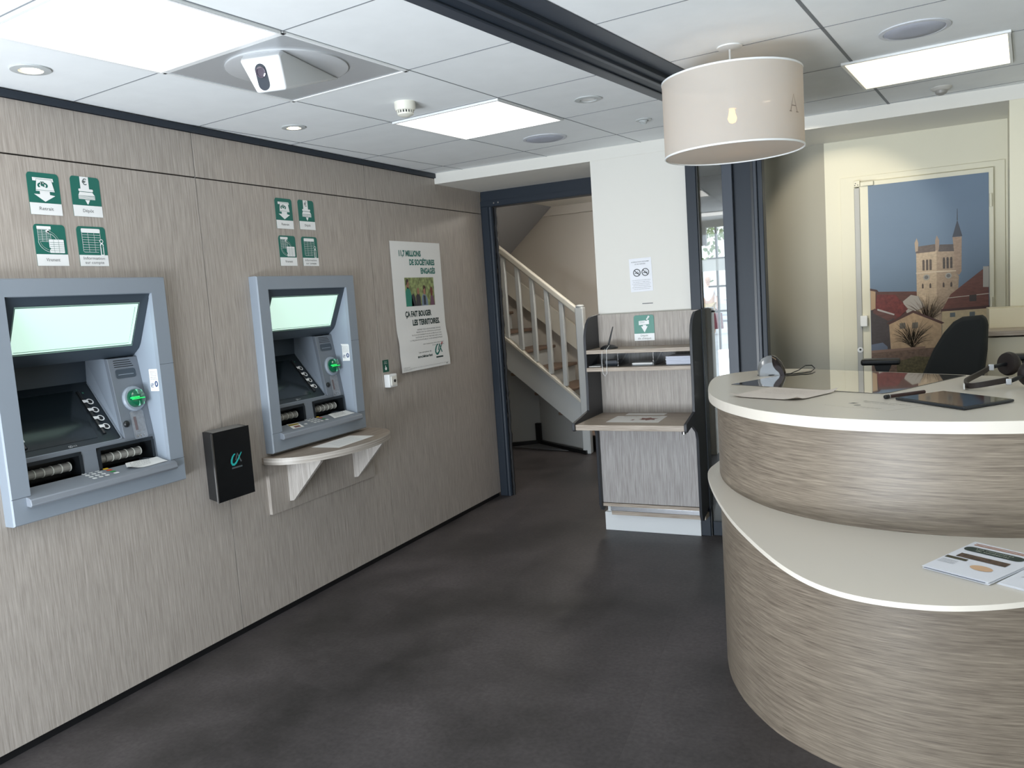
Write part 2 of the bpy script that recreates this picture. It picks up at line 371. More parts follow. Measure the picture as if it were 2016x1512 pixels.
# stair hall walls
MB().box(-6.5, -2.03, 8.02, 8.12, FL, 2.6).build('wall_stairhall_back', beige, kind='structure')
MB().box(-1.80, -1.72, 4.851, 7.0, FL, 2.45).box(-2.115, -1.72, 7.0, 7.06, FL, 2.45).box(-2.115, -2.03, 7.06, 8.12, FL, 2.45).build('wall_stairhall_right', beige, kind='structure')
MB().box(-6.5, -6.4, 5.3, 8.02, FL, 2.6).build('wall_stairhall_left', beige, kind='structure')
MB().box(-6.4, -2.95, 5.30, 5.42, FL, 2.6).build('wall_stairhall_front', beige, kind='structure')
MB().box(-6.5, -2.03, 5.40, 8.12, 2.37, 2.5).build('ceiling_stairhall', white, kind='structure')
MB().box(-6.4, -2.115, 7.96, 8.02, 2.28, 2.37).build('trim_7', beige, kind='structure')
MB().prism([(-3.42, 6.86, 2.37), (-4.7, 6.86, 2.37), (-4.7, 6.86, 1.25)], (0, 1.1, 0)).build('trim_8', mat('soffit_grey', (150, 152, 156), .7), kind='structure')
# ---- glazed side door and its steel posts
dr = thing('door_1', None, None, (-.93, 4.66, FL), kind='structure')
MB().box(-1.169, -1.110, 4.655, 4.73, FL, 2.228).build('door_frame', steel, dr, bevel=.003)
MB().box(-1.100, -.950, 4.675, 4.72, FL, .065).build('bottom_rail', steel, dr, bevel=.003)
MB().box(-1.112, -1.103, 4.665, 4.70, FL, 2.2).build('seal', black, dr)
MB().box(-1.106, -.955, 4.690, 4.700, .06, 2.228).build('glass_pane', glass, dr)
FD = Fr((0, 4.6885, 0), (1, 0, 0), (0, 0, 1))
fb = MB(); fb.rect(FD, -1.103, -.957, 1.525, 1.592); fb.build('frosted_strip', frosted, dr)
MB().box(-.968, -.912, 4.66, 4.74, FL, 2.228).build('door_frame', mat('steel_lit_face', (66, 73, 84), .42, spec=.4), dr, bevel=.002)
MB().box(-.912, -.818, 4.70, 4.76, FL, 2.228).build('door_leaf', steel, dr, bevel=.002)
MB().box(-.818, -.800, 4.69, 4.74, FL, 2.228).build('door_guide', black, dr)
MB().box(-.800, -.780, 4.66, 4.76, FL, 2.228).build('door_frame', steel2, dr, bevel=.004)
MB().box(-.780, -.752, 4.672, 4.76, FL, 2.228).build('door_frame', steel, dr, bevel=.004)
# greige wall between the door and the alcove, alcove, door
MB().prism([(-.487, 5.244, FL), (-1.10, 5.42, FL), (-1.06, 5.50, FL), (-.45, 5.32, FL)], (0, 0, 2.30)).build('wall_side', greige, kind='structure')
MB().box(-.487, .60, 5.244, 5.34, FL, 2.30).build('wall_alcove', cream, kind='structure')
MB().prism([(.402, 4.684, FL), (2.6, 4.684, FL), (2.6, 5.4, FL), (.452, 5.4, FL)], (0, 0, 2.26)).build('wall_right_back', cream, kind='structure')
MB().box(2.5, 2.6, -1.6, 4.7, FL, 2.35).build('wall_right', cream, kind='structure')
# front wall with the glazed shop front behind the viewer
wf = thing('wall_front', None, None, (0, -1.6, FL), kind='structure')
MB().box(1.5, 2.6, -1.7, -1.6, FL, 2.4).build('wall_piece', white, wf); MB().box(-2.95, -2.65, -1.7, -1.6, FL, 2.4).build('wall_piece', white, wf)
MB().box(-2.65, 1.5, -1.7, -1.6, 2.12, 2.4).build('wall_piece', white, wf)
w1 = thing('window_1', None, None, (-.6, -1.65, FL), kind='structure')
for x in (-2.62, -1.2, .1, 1.47): MB().box(x-.03, x+.03, -1.68, -1.62, FL, 2.12).build('window_post', steel, w1)
MB().box(-2.65, 1.5, -1.68, -1.62, FL, .05).build('window_rail', steel, w1)
# vestibule behind the glass door
w2 = thing('window_2', None, None, (-1.5, 7, FL), kind='structure')
MB().box(-2.03, -.6, 6.98, 7.06, 1.93, 2.6).build('window_header', beige, w2)
for x, wd in ((-1.522, .014), (-1.40, .06)): MB().box(x-wd/2, x+wd/2, 7.0, 7.04, FL, 1.93).build('window_bar', mat('brown_bar', (96, 78, 66), .5) if wd > .02 else black, w2)
for z in (1.665, 1.43, 1.22): MB().box(-1.60, -1.40, 7.0, 7.03, z-.008, z+.008).build('window_bar', black, w2)
MB().box(-1.74, -1.585, 6.98, 7.10, FL, 1.255).build('low_pier', beige, w2)
MB().box(-2.03, -1.60, 6.98, 7.02, 1.78, 1.93).build('window_header', beige, w2)
MB().box(-2.03, -.45, 5.34, 7.1, 2.35, 2.45).build('ceiling_vestibule', white, kind='structure')
MB().box(-.60, -.50, 5.34, 7.1, FL, 2.4).build('wall_vestibule', beige, kind='structure')
# outside
MB().box(-30, 20, 8.2, 60, FL-.16, FL-.06).build('street_ground', mat('pale_asphalt', (188, 190, 194), .8, noise=(3, .08)), label='pale sunlit asphalt street seen through the narrow glass door', cat='street', kind='structure')
MB().box(-3.2, -.4, 7.1, 8.2, FL-.12, FL-.005).build('pavement', mat('pavement_concrete', (196, 192, 186), .8, noise=(8, .06)), kind='structure')
for o in (bpy.data.objects['street_ground'],):
    del o['label']; del o['category']
bd = thing('building', 'white sunlit building across the street seen through the glass door', 'building', (-12, 44, FL-.06))
MB().box(-22, -2, 44, 50, FL-.06, 8).build('facade', mat('white_render', (238, 238, 236), .8), bd)
for i in range(4):
    wq = MB().box(-15+i*3.1, -13.8+i*3.1, 43.97, 44.02, 1.0, 2.6).build('window', mat('shop_glass', (120, 134, 146), .2), bd)
MB().box(-22, -2, 43.9, 44, FL-.06, .6).build('base_course', mat('grey_stone', (150, 150, 150), .8), bd)
cr_ = thing('car', 'small pale car parked in the street beyond the glass door', 'car', (-8.8, 33, FL-.06))
prof = [(-2.0, .25), (-2.0, .62), (-1.2, .80), (-.7, 1.25), (.8, 1.28), (1.5, .85), (2.05, .75), (2.1, .25)]
MB().prism([(-8.8+a, 33.0, b-.08) for a, b in prof], (0, 1.6, 0)).build('body', mat('car_paint', (200, 206, 212), .25), cr_, bevel=.08)
for dx in (-1.25, 1.3):
    MB().lathe([(0, -.01), (.3, -.01), (.32, .05), (.32, .18), (0, .18)], (-8.8+dx, 33.17, .25), (0, -1, 0), 20).build('wheel', blackm, cr_)
MB().prism([(-8.8+a, 32.99, b-.08) for a, b in [(-1.05, .85), (-.62, 1.2), (.72, 1.22), (1.2, .87)]], (0, .015, 0)).build('side_window', screen_m, cr_)
# tree with leaves
tr = thing('tree', 'leafy green street tree seen through the top of the glass door', 'tree', (-5.2, 18, FL-.06))
MB().tube([(-5.2, 18, FL-.06), (-5.15, 18, 1.6), (-5.0, 18.1, 3.0)], [.14, .11, .07], 10).build('trunk', mat('bark', (96, 84, 70), .9), tr, smooth=True)
lf = MB()
for i in range(1500):
    a = random.uniform(0, 6.283); rr = random.random()**.5*1.35; z = random.gauss(0, .55)
    c = Vector((-4.95+rr*math.cos(a), 18+rr*math.sin(a), 2.95+z*.75)); u = Vector((random.gauss(0, 1), random.gauss(0, 1), random.gauss(0, 1))).normalized(); v = u.orthogonal().normalized(); s_ = .07
    lf.add([c-u*s_, c+v*s_*.6, c+u*s_, c-v*s_*.6], [(0, 1, 2, 3)])
lf.build('foliage', mat('leaf_green', (110, 130, 70), .6), tr, fix=False)
# person far outside, walking with a bag
def person():
    P = Vector((-5.72, 25, FL-.06)); t = thing('person', 'person in a white shirt and beige trousers standing outside with a dark red bag', 'person', P)
    skin = mat('skin', (206, 168, 146), .6); shirt = mat('white_shirt', (230, 232, 240), .8); tro = mat('beige_trousers', (190, 168, 130), .8); hair = mat('grey_hair', (206, 200, 190), .8)
    def sk(name, chains, m, par):
        vs = []; es = []; rs = []; idx = {}
        for ch in chains:
            prev = None
            for q in ch:
                key = (round(q[0], 3), round(q[1], 3), round(q[2], 3))
                if key not in idx: idx[key] = len(vs); vs.append(key); rs.append(q[3])
                if prev is not None: es.append((prev, idx[key]))
                prev = idx[key]
        me = bpy.data.meshes.new(name); me.from_pydata(vs, es, []); o = bpy.data.objects.new(name, me); COL.objects.link(o); o.parent = par
        s_ = o.modifiers.new('skin', 'SKIN'); 
        for i, r_ in enumerate(rs): me.skin_vertices[0].data[i].radius = (r_, r_)
        me.skin_vertices[0].data[0].use_root = True
        sd = o.modifiers.new('sub', 'SUBSURF'); sd.levels = 2; sd.render_levels = 2; me.materials.append(m)
        return o
    def mk(name, chains, m):
        me = bpy.data.meshes.new(name+'_tmp')
        return sk(name, chains, m, t)
    # body surface: pelvis root, spine, neck, arms with hands, legs with feet
    tor = [(0, 0, .95, .15), (0, 0, 1.15, .15), (0, 0, 1.36, .17), (0, 0, 1.47, .07), (0, -.01, 1.55, .055)]
    arms = [[(0, 0, 1.36, .17), (.20, 0, 1.40, .06), (.27, .02, 1.12, .045), (.26, -.06, .88, .034), (.26, -.08, .80, .03)],
            [(0, 0, 1.36, .17), (-.20, 0, 1.40, .06), (-.27, -.04, 1.14, .045), (-.16, -.26, 1.12, .034), (-.10, -.32, 1.13, .03)]]
    legs = [[(0, 0, .95, .15), (.10, 0, .88, .09), (.12, -.04, .48, .06), (.12, .04, .08, .042), (.12, -.12, .04, .04)],
            [(0, 0, .95, .15), (-.10, 0, .88, .09), (-.11, .02, .48, .06), (-.12, .06, .08, .042), (-.12, -.10, .04, .04)]]
    try:
        mk('body', [tor]+arms+legs, skin)
    except Exception:
        pass
    g = [[(0, 0, .97, .155), (0, 0, 1.15, .16), (0, 0, 1.36, .18), (0, 0, 1.46, .085)], [(0, 0, 1.36, .18), (.20, 0, 1.40, .075), (.265, .015, 1.15, .062)], [(0, 0, 1.36, .18), (-.20, 0, 1.40, .075), (-.265, -.035, 1.17, .062)]]
    mk('shirt', g, shirt)
    mk('trousers', [[(0, 0, .96, .16), (.10, 0, .88, .10), (.12, -.04, .48, .078), (.12, .04, .12, .06)], [(0, 0, .96, .16), (-.10, 0, .88, .10), (-.11, .02, .48, .078), (-.12, .06, .12, .06)]], tro)
    hd = MB(); hd.lathe([(0, -.125), (.045, -.115), (.07, -.07), (.08, 0), (.082, .04), (.06, .095), (0, .12)], P+V(0, -.02, 1.65), n=20)
    hd.tube([P+V(0, -.10, 1.66), P+V(0, -.125, 1.635)], [.012, .016], 8)
    for sx in (-1, 1):
        hd.lathe([(0, 0), (.022, .006), (0, .014)], P+V(.082*sx, -.01, 1.645), (sx, 0, 0), 10)
    hd.build('head', skin, t, smooth=True)
    MB().lathe([(.088, 0), (.09, .04), (.068, .102), (0, .13)], P+V(0, .005, 1.66), n=20).build('hair', hair, t, smooth=True)
    for sx in (-1, 1): MB().lathe([(0, 0), (.009, .002), (0, .006)], P+V(.03*sx, -.098, 1.665), (0, -1, 0), 10).build('eye', blackm, t)
    MB().box(P.x-.022, P.x+.022, P.y-.10, P.y-.095, P.z+1.595, P.z+1.602).build('mouth', mat('lip', (160, 96, 90), .6), t)
    for sx in (.26,):
        for k, L in enumerate((.07, .08, .085, .075, .05)):
            y0 = -.10+k*.02; MB().tube([P+V(sx, y0, .80), P+V(sx-.005, y0-.005, .80-L*.6), P+V(sx-.02, y0-.01, .80-L)], [.009, .008, .006], 6).build('finger', skin, t)
    bg_ = thing('shopping_bag', 'dark red bag held by the person standing outside', 'bag', P+V(.27, -.17, .30))
    MB().prism([P+V(.12, -.24, .18), P+V(.44, -.24, .18), P+V(.41, -.24, .66), P+V(.15, -.24, .66)], (0, .14, 0)).build('bag_body', mat('dark_red', (96, 28, 40), .6), bg_, bevel=.01)
    MB().tube([P+V(.20, -.17, .65), P+V(.23, -.17, .74), P+V(.27, -.17, .77), P+V(.32, -.17, .74), P+V(.36, -.17, .65)], .008, 6).build('bag_handle', mat('dark_red', (96, 28, 40), .6), bg_)
person()

# ================================================================= STAIRS
st = thing('staircase', 'painted grey staircase with white balusters rising left behind the opening', 'staircase', (-2.74, 6.9, FL))
sl = .815
def ztop(x, z0): return z0+sl*(-2.76-x)
MB().prism([(-2.76, 6.88, .17), (-2.76, 6.88, .47), (-4.9, 6.88, ztop(-4.9, .47)), (-4.9, 6.88, ztop(-4.9, .17))], (0, .045, 0)).build('stringer', stairw, st, bevel=.003)
MB().prism([(-2.78, 6.865, .455), (-2.78, 6.865, .485), (-4.9, 6.865, ztop(-4.9, .50)), (-4.9, 6.865, ztop(-4.9, .47))], (0, .07, 0)).build('stringer_cap', mat('stair_cap', (214, 210, 198), .4), st, bevel=.004)
MB().prism([(-2.75, 6.875, 1.235), (-2.75, 6.875, 1.31), (-4.9, 6.875, ztop(-4.9, 1.31)+.03), (-4.9, 6.875, ztop(-4.9, 1.235)+.03)], (0, .055, 0)).build('handrail', mat('stair_cap', (214, 210, 198), .4), st, bevel=.014)
nw = MB().box(-2.785, -2.705, 6.865, 6.935, FL, 1.325); nw.build('newel_post', stairw, st, bevel=.010)
MB().lathe([(.0, 0), (.036, 0), (.040, .014), (.030, .026), (0, .030)], (-2.745, 6.90, 1.322), n=20).build('newel_cap', stairw, st, smooth=True)
for k in range(7):
    x = -2.925-k*.1425; MB().box(x-.021, x+.021, 6.882, 6.924, ztop(x, .475), ztop(x, 1.27)+.02).build('baluster', stairw, st, bevel=.005)
for k in range(1, 12):
    x = -2.54-.235*(k-1); z = .19*k+FL
    r_ = MB().box(x-.02, x, 6.925, 7.92, z-.19, z-.03); r_.build('riser', stairw, st)
    MB().box(x-.26, x+.03, 6.925, 7.92, z-.03, z).build('tread', tread_m, st, bevel=.008)
MB().prism([(-2.4, 7.93, .45), (-2.4, 7.93, .20), (-5.5, 7.93, ztop(-5.5, .50)), (-5.5, 7.93, ztop(-5.5, .74))], (0, .03, 0)).build('wall_string', mat('stair_cap', (214, 210, 198), .4), st)
t = thing('ceiling_light', 'unseen round ceiling lamp added to brighten the stair hall', 'ceiling light', (-2.35, 6.6, 2.33))  # out-of-view lamp added to brighten the dark stair hall
MB().lathe([(.16, 0), (.16, -.02), (.12, -.035), (0, -.04)], (-2.35, 6.6, 2.37), n=32).build('added_lamp_bowl', mat('added_hall_glow', (255, 250, 240), .5, emit=((255, 248, 238), 52)), t, smooth=True)
up = mat('under_stair_panel', (186, 188, 186), .6)
MB().prism([(-2.72, 6.90, FL), (-3.42, 7.35, FL), (-3.42, 7.35, .62), (-2.72, 6.90, .20)], (0, .02, 0)).build('under_stair_panel', up, st)
MB().prism([(-3.42, 7.35, FL), (-4.05, 6.95, FL), (-4.05, 6.95, 1.05), (-3.42, 7.35, .62)], (0, .02, 0)).build('under_stair_panel', up, st)
sk_ = MB(); sk_.prism([(-2.74, 6.83, FL), (-2.74, 6.87, FL), (-3.42, 7.34, FL), (-3.42, 7.29, FL)], (0, 0, .035)); sk_.prism([(-3.42, 7.29, FL), (-3.42, 7.34, FL), (-4.0, 6.95, FL), (-4.0, 6.90, FL)], (0, 0, .035))
sk_.build('skirting_strip', plinth, st)
MB().box(-3.45, -3.40, 7.28, 7.32, FL, .19).build('stub_post', plinth, st)
MB().prism([(-3.42, 7.28, FL), (-2.98, 6.985, FL), (-3.62, 7.10, FL)], (0, 0, .006)).build('floor_patch', mat('patch_grey', (120, 122, 126), .5), st)  # paler triangle of floor, laid on as a thin sheet

# ================================================================= CASH MACHINES
def make_atm(y0):
    t = thing('cash_machine', '', 'cash machine', (WX, y0, .785), 'cash machines set into the laminate wall')
    A = Fr((WX, y0, 0), (0, 1, 0), (0, 0, 1))       # a = s, b = z, c = depth out of the wall
    W = .74
    def P(a, b, c): return A.p(a, b, c)
    def fbox(name, a0, a1, b0, b1, c0, c1, m, par=t, bv=.003): return MB().frbox(A, a0, a1, b0, b1, c0, c1).build(name, m, par, bevel=bv)
    # surround frame with chamfered edges
    f = MB()
    o0 = [(0, .785), (W, .785), (W, 1.635), (0, 1.635)]; o1 = [(.004, .789), (W-.004, .789), (W-.004, 1.631), (.004, 1.631)]
    i1 = [(.070, .866), (.668, .866), (.668, 1.572), (.070, 1.572)]
    vs = [P(a, b, -.01) for a, b in o0]+[P(a, b, .044) for a, b in o0]+[P(a, b, .05) for a, b in o1]+[P(a, b, .05) for a, b in i1]+[P(a, b, .034) for a, b in [(.073, .869), (.665, .869), (.665, 1.568), (.073, 1.568)]]
    fs = []
    for k in range(4):
        for j in range(4): fs.append((k*4+j, k*4+(j+1) % 4, (k+1)*4+(j+1) % 4, (k+1)*4+j))
    f.add(vs, fs); fr_ = f.build('surround_frame', atm_m, t)
    for a0, a1, b0 in ((0, .07, .8795), (.668, W, .8795), (.668, W, 1.279)): MB().rect(A, a0, a1, b0, b0+.0013, .0504).build('frame_seam', mat('seam', (58, 64, 72), .6), fr_)
    # cheeks (side walls of the recess)
    zc = [(.05, 1.571), (.04, 1.556), (-.04, 1.382), (-.08, 1.316), (-.026, .968), (-.03, .90), (.05, .90)]
    for s0 in (.070, .668):
        MB().prism([P(s0, b, a) for a, b in [(.048, 1.571), (-.14, 1.571), (-.14, .860), (.048, .860)]], A.u*(-.004 if s0 < .1 else .004)).build('side_cheek', atm_l, t)
    # illuminated sign housing
    mq = MB().prism([P(.070, b, a) for a, b in [(.041, 1.572), (-.045, 1.372), (-.058, 1.352), (-.10, 1.320), (-.30, 1.320), (-.30, 1.572)]], A.u*.598).build('sign_housing', atm_d, t, bevel=.002)
    tilt = Vector((-.086, 0, -.200)).normalized()   # down the sloped face
    SF = Fr(P(0, 1.572, .0415), (0, 1, 0), -tilt)
    def sv(z): return -(1.572-z)/abs(tilt.z)
    MB().poly(SF, [(.117, sv(1.531)), (.117, sv(1.371)), (.620, sv(1.371)), (.620, sv(1.531))][::1], .0012).build('lit_panel', MARQ, mq)
    e = MB(); e.stroke(SF, [(.113, sv(1.535)), (.113, sv(1.367)), (.624, sv(1.367)), (.624, sv(1.535))], .004, .0018, True); e.stroke(SF, [(.606, sv(1.52)), (.606, sv(1.378)), (.13, sv(1.378))], .0022, .0022)
    e.build('panel_rim', mat('rim_mint', (150, 184, 170), .4), mq)
    # fascia: right column, mullion between slots, band under the screen
    fz = lambda z: -.08+(1.316-z)*(.054/.348)
    fas = MB()
    def fpoly(pts): fas.prism([P(a, b, fz(b)) for a, b in pts], A.n*-.02)
    fpoly([(.528, 1.318), (.668, 1.318), (.668, .985), (.528, .985)])
    fas.prism([P(a, b, c) for a, b, c in [(.07, .998, fz(.998)), (.668, .998, fz(.998)), (.668, .978, fz(.978)), (.07, .978, fz(.978))]], A.n*-.02)
    fas.prism([P(a, b, c) for a, b, c in [(.330, .98, fz(.98)), (.395, .98, fz(.98)), (.395, .895, -.020), (.330, .895, -.020)]], A.n*-.02)
    fas.prism([P(a, b, c) for a, b, c in [(.655, .98, fz(.98)), (.668, .98, fz(.98)), (.668, .895, -.020), (.655, .895, -.020)]], A.n*-.02)
    fa = fas.build('fascia', mat('fascia_grey', (112, 119, 128), .45), t, bevel=.002)
    FF = Fr(P(0, 1.316, -.08), (0, 1, 0), P(0, 1.316, -.08)-P(0, .968, -.026))
    fv = lambda z: (z-1.316)*1.012
    v_ = MB()
    for k in range(4): v_.poly(FF, [(.551, fv(1.306-k*.0085)), (.552, fv(1.309-k*.0085)), (.628+.004*k, fv(1.309-k*.0085)), (.628+.004*k, fv(1.306-k*.0085))], .001)
    v_.build('speaker_vent', black, fa)
    rs = MB().poly(FF, rrect(.551, .645, fv(1.235), fv(1.272), .010), .0015).build('receipt_slot', atm_d, fa)
    MB().rect(FF, .562, .634, fv(1.249), fv(1.251), .002).build('slot_lip', atm_l, rs)
    # card reader
    rc = P(.607, 1.148, fz(1.148))
    cr = MB().lathe([(.052, -.002), (.052, .006), (.047, .012), (.038, .012), (.038, .0)], rc, FF.n, 36).build('card_reader_ring', atm_l, t, smooth=True)
    MB().lathe([(.038, .0), (.038, .020), (.034, .034), (.024, .042), (0, .045)], rc, FF.n, 36).build('card_reader_bezel', READER, cr, smooth=True)
    RF = Fr(rc, FF.u, FF.v)
    gg = MB(); gg.frbox(RF, -.036, -.004, -.0005, .0045, .030, .046); gg.frbox(RF, -.034, .020, -.006, -.0025, .036, .0465); gg.build('card_slot_glow', GLOW, cr)
    gb = MB(); gb.frbox(RF, -.008, -.005, -.034, .034, .030, .043); gb.frbox(RF, .014, .017, -.030, .030, .030, .041); gb.build('reader_rib', mat('pale_green', (120, 190, 160), .2), cr)
    pm = MB().poly(FF, rrect(.574, .636, fv(.985), fv(1.098), .008), .0012).build('reader_plate', mat('scuffed_plate', (136, 140, 146), .45, noise=(40, .25)), fa)
    q_ = MB(); q_.stroke(FF, rrect(.574, .636, fv(.985), fv(1.098), .008), .0016, .002, True); q_.rect(FF, .585, .624, fv(1.008), fv(1.0095), .0022); q_.build('plate_outline', atm_l, pm)
    MB().rect(FF, .586, .598, fv(1.02), fv(1.075), .0018).build('plate_marking', mat('mark_brown', (110, 96, 98), .6), pm)
    cc = MB()
    for k, (aa, rr) in enumerate(((.589, .004), (.604, .005), (.619, .004))): cc.lathe([(rr, 0), (rr*.9, .003), (0, .004)], FF.p(aa, fv(.997), .001), FF.n, 14)
    cc.build('chrome_button', chrome, fa, smooth=True)
    MB().lathe([(.0135, 0), (.0135, .004), (.009, .009), (0, .011)], FF.p(.549, fv(1.052), 0), FF.n, 20).build('black_lens', black, fa, smooth=True)
    # screen recess
    sc0 = MB().prism([P(a, b, c) for a, b, c in [(.075, .993, -.035), (.524, .993, -.035), (.548, 1.228, -.250), (.075, 1.228, -.250)]], (0, 0, -.01)).build('screen_bezel', mat('bezel_dark', (34, 42, 48), .3), t)
    SC = Fr(P(0, .993, -.0345), (0, 1, 0), P(0, 1.228, -.2495)-P(0, .993, -.0345))
    Ls = .3186
    MB().poly(SC, [(.125, .035), (.430, .035), (.465, .28), (.140, .28)], .0012).build('screen', screen_m, sc0)
    rm = MB(); rm.stroke(SC, [(.085, .004), (.505, .004), (.521, .010), (.523, .022), (.545, .312)], .007, .002); rm.build('screen_rim', atm_m, sc0)
    for side in (1, -1):
        for k in range(4):
            v0 = .078+k*.0445; a0 = .492 if side > 0 else .118
            if side < 0 and k > 1 and False: continue
            a0 += (.0022*k if side > 0 else 0)
            bb = MB(); bb.ring(SC, a0, v0, .0125, .005, .0045, 18); bb.poly(SC, [(a0-side*.034, v0-.007), (a0-side*.011, v0-.006), (a0-side*.011, v0+.006), (a0-side*.034, v0+.008)], .011)
            key = bb.build('function_key', signw, sc0)
            MB().lathe([(.0098, 0), (.0098, .004), (.007, .006), (0, .007)], SC.p(a0, v0, .001), SC.n, 14).build('key_cap', black, key, smooth=True)
        a1 = .466 if side > 0 else .145
        MB().tube([SC.p(a1, .045, .001), SC.p(a1+side*.012, .27, .001)], .008, 8).build('screen_groove', black, sc0)
    MB().disc(SC, .498, .262, .0035, .0015).build('status_light', mat('dim_green', (70, 150, 120), .4), sc0)
    lg = MB(); lg.ring(SC, .300, .017, .004, .0018, .0015, 12); lg.ring(SC, .307, .017, .004, .0018, .0015, 12); text(lg, SC, 'NCR', .314, .014, .006, .0015); lg.build('maker_mark', mat('mark_grey', (186, 190, 192), .5), sc0)
    # recess cheek beside the screen and the dark back
    MB().add([P(.528, 1.318, -.082), P(.528, .985, -.032), P(.524, .993, -.040), P(.550, 1.228, -.252), P(.556, 1.322, -.252)], [(0, 1, 2, 3, 4)]).build('recess_cheek', atm_l, t, fix=False)
    MB().add([P(.073, 1.318, -.082), P(.073, .985, -.032), P(.075, .993, -.040), P(.075, 1.228, -.252), P(.073, 1.322, -.252)], [(0, 1, 2, 3, 4)]).build('recess_cheek', atm_l, t, fix=False)
    MB().frbox(A, .07, .56, 1.222, 1.325, -.262, -.252).build('recess_back', atm_d, t)
    bk = MB(); bk.frbox(A, .015, .725, .80, 1.62, -.32, -.30); bk.frbox(A, .015, .030, .80, 1.62, -.30, -.002); bk.frbox(A, .710, .725, .80, 1.62, -.30, -.002); bk.frbox(A, .030, .710, .80, .815, -.30, -.002); bk.frbox(A, .030, .710, 1.605, 1.62, -.30, -.002); bk.build('back_box', black, t)
    # note slots
    for a0, a1, rl0, rl1 in ((.075, .330, .085, .297), (.395, .656, .415, .610)):
        sl_ = MB(); sl_.frbox(A, a0, a1, .893, .982, -.105, -.095); sl_.prism([P(a0, .982, -.10), P(a0, .982, -.026), P(a0, .893, -.022), P(a0, .893, -.10)], A.u*.004); sl_.prism([P(a1-.004, .982, -.10), P(a1-.004, .982, -.026), P(a1-.004, .893, -.022), P(a1-.004, .893, -.10)], A.u*.004)
        sl_.prism([P(a0, .978, -.10), P(a0, .983, -.10), P(a0, .983, -.026), P(a0, .978, -.026)], A.u*(a1-a0)); slot = sl_.build('note_slot', black, t)
        q2 = MB(); q2.stroke(Fr(P(0, .90, -.0215), (0, 1, 0), (-.05, 0, 1)), [(a0+.006, 0), (a0+.006, .07), (a0+.014, .077), (a1-.014, .077), (a1-.006, .07), (a1-.006, 0)], .014, .002); q2.build('slot_bezel', mat('slot_black', (30, 36, 42), .3), slot)
        nr = 6; L = (rl1-rl0)/nr
        ro_ = MB()
        for k in range(nr): ro_.tube([P(rl0+k*L+.002, .931, -.062), P(rl0+(k+1)*L-.003, .931, -.062)], .017, 14)
        ro_.build('roller', mat('roller_grey', (140, 138, 132), .5), slot)
        rg = MB()
        for k in range(2, nr+1): rg.tube([P(rl0+k*L-.002, .931, -.062), P(rl0+k*L+.001, .931, -.062)], .0185, 14)
        rg.build('roller_ring', mat('ring_pale', (214, 214, 206), .4), slot)
    # tray with keypad
    dz = lambda d: .8905-.225*d
    tr_ = MB().prism([P(.052, b, a) for a, b in [(-.024, .8959), (.062, .8766), (.074, .8705), (.078, .850), (.070, .843), (.044, .846), (-.024, .860)]], A.u*.628).build('keypad_tray', mat('tray_grey', (128, 134, 142), .4), t, bevel=.003)
    TF = Fr(P(0, dz(0), 0), (0, 1, 0), (-1, 0, .225))
    cols = [.327, .3535, .380]; rows = [.022, .0015, -.019, -.0395]
    kp = MB()
    for c_ in cols:
        for r_ in rows: kp.poly(TF, rrect(c_-.009, c_+.009, r_-.0065, r_+.0065, .005, 3), .0016)
    kp2 = kp.build('number_key', signw, tr_)
    for r_, m_ in zip(rows, (mat('key_yellow', (226, 186, 40), .4), mat('key_red', (206, 84, 44), .4), mat('key_green', (60, 150, 80), .4), signw)):
        MB().poly(TF, rrect(.409, .432, r_-.0065, r_+.0065, .005, 3), .0016).build('function_button', m_, tr_)
    dg = MB()
    lab = ['1', '2', '3', '4', '5', '6', '7', '8', '9', '.', '0', '']
    for i, r_ in enumerate(rows):
        for j, c_ in enumerate(cols):
            if lab[i*3+j]: text(dg, TF, lab[i*3+j], c_, r_-.003, .006, .0022, align='C')
    dg.build('key_digits', ink, kp2)
    return t
def sticker_text(fr, a, b, c, par):
    k = MB()
    for i, ln in enumerate(('Pour votre sécurité', 'composez votre code', 'à l\'abri des regards', 'et conservez votre', 'ticket de retrait')): text(k, fr, ln, a, b-i*.0085, .0042, c, width=.040, align='C')
    k.build('lettering', ink, par)
atm1 = make_atm(1.657)
atm2 = copy_tree(atm1); atm2.location = (WX, 2.922, .785)
atm1['label'] = 'grey cash machine at the left edge of the photo, nearest the viewer, no shelf below'
atm2['label'] = 'grey cash machine above the half-oval wall shelf, between black box and poster'
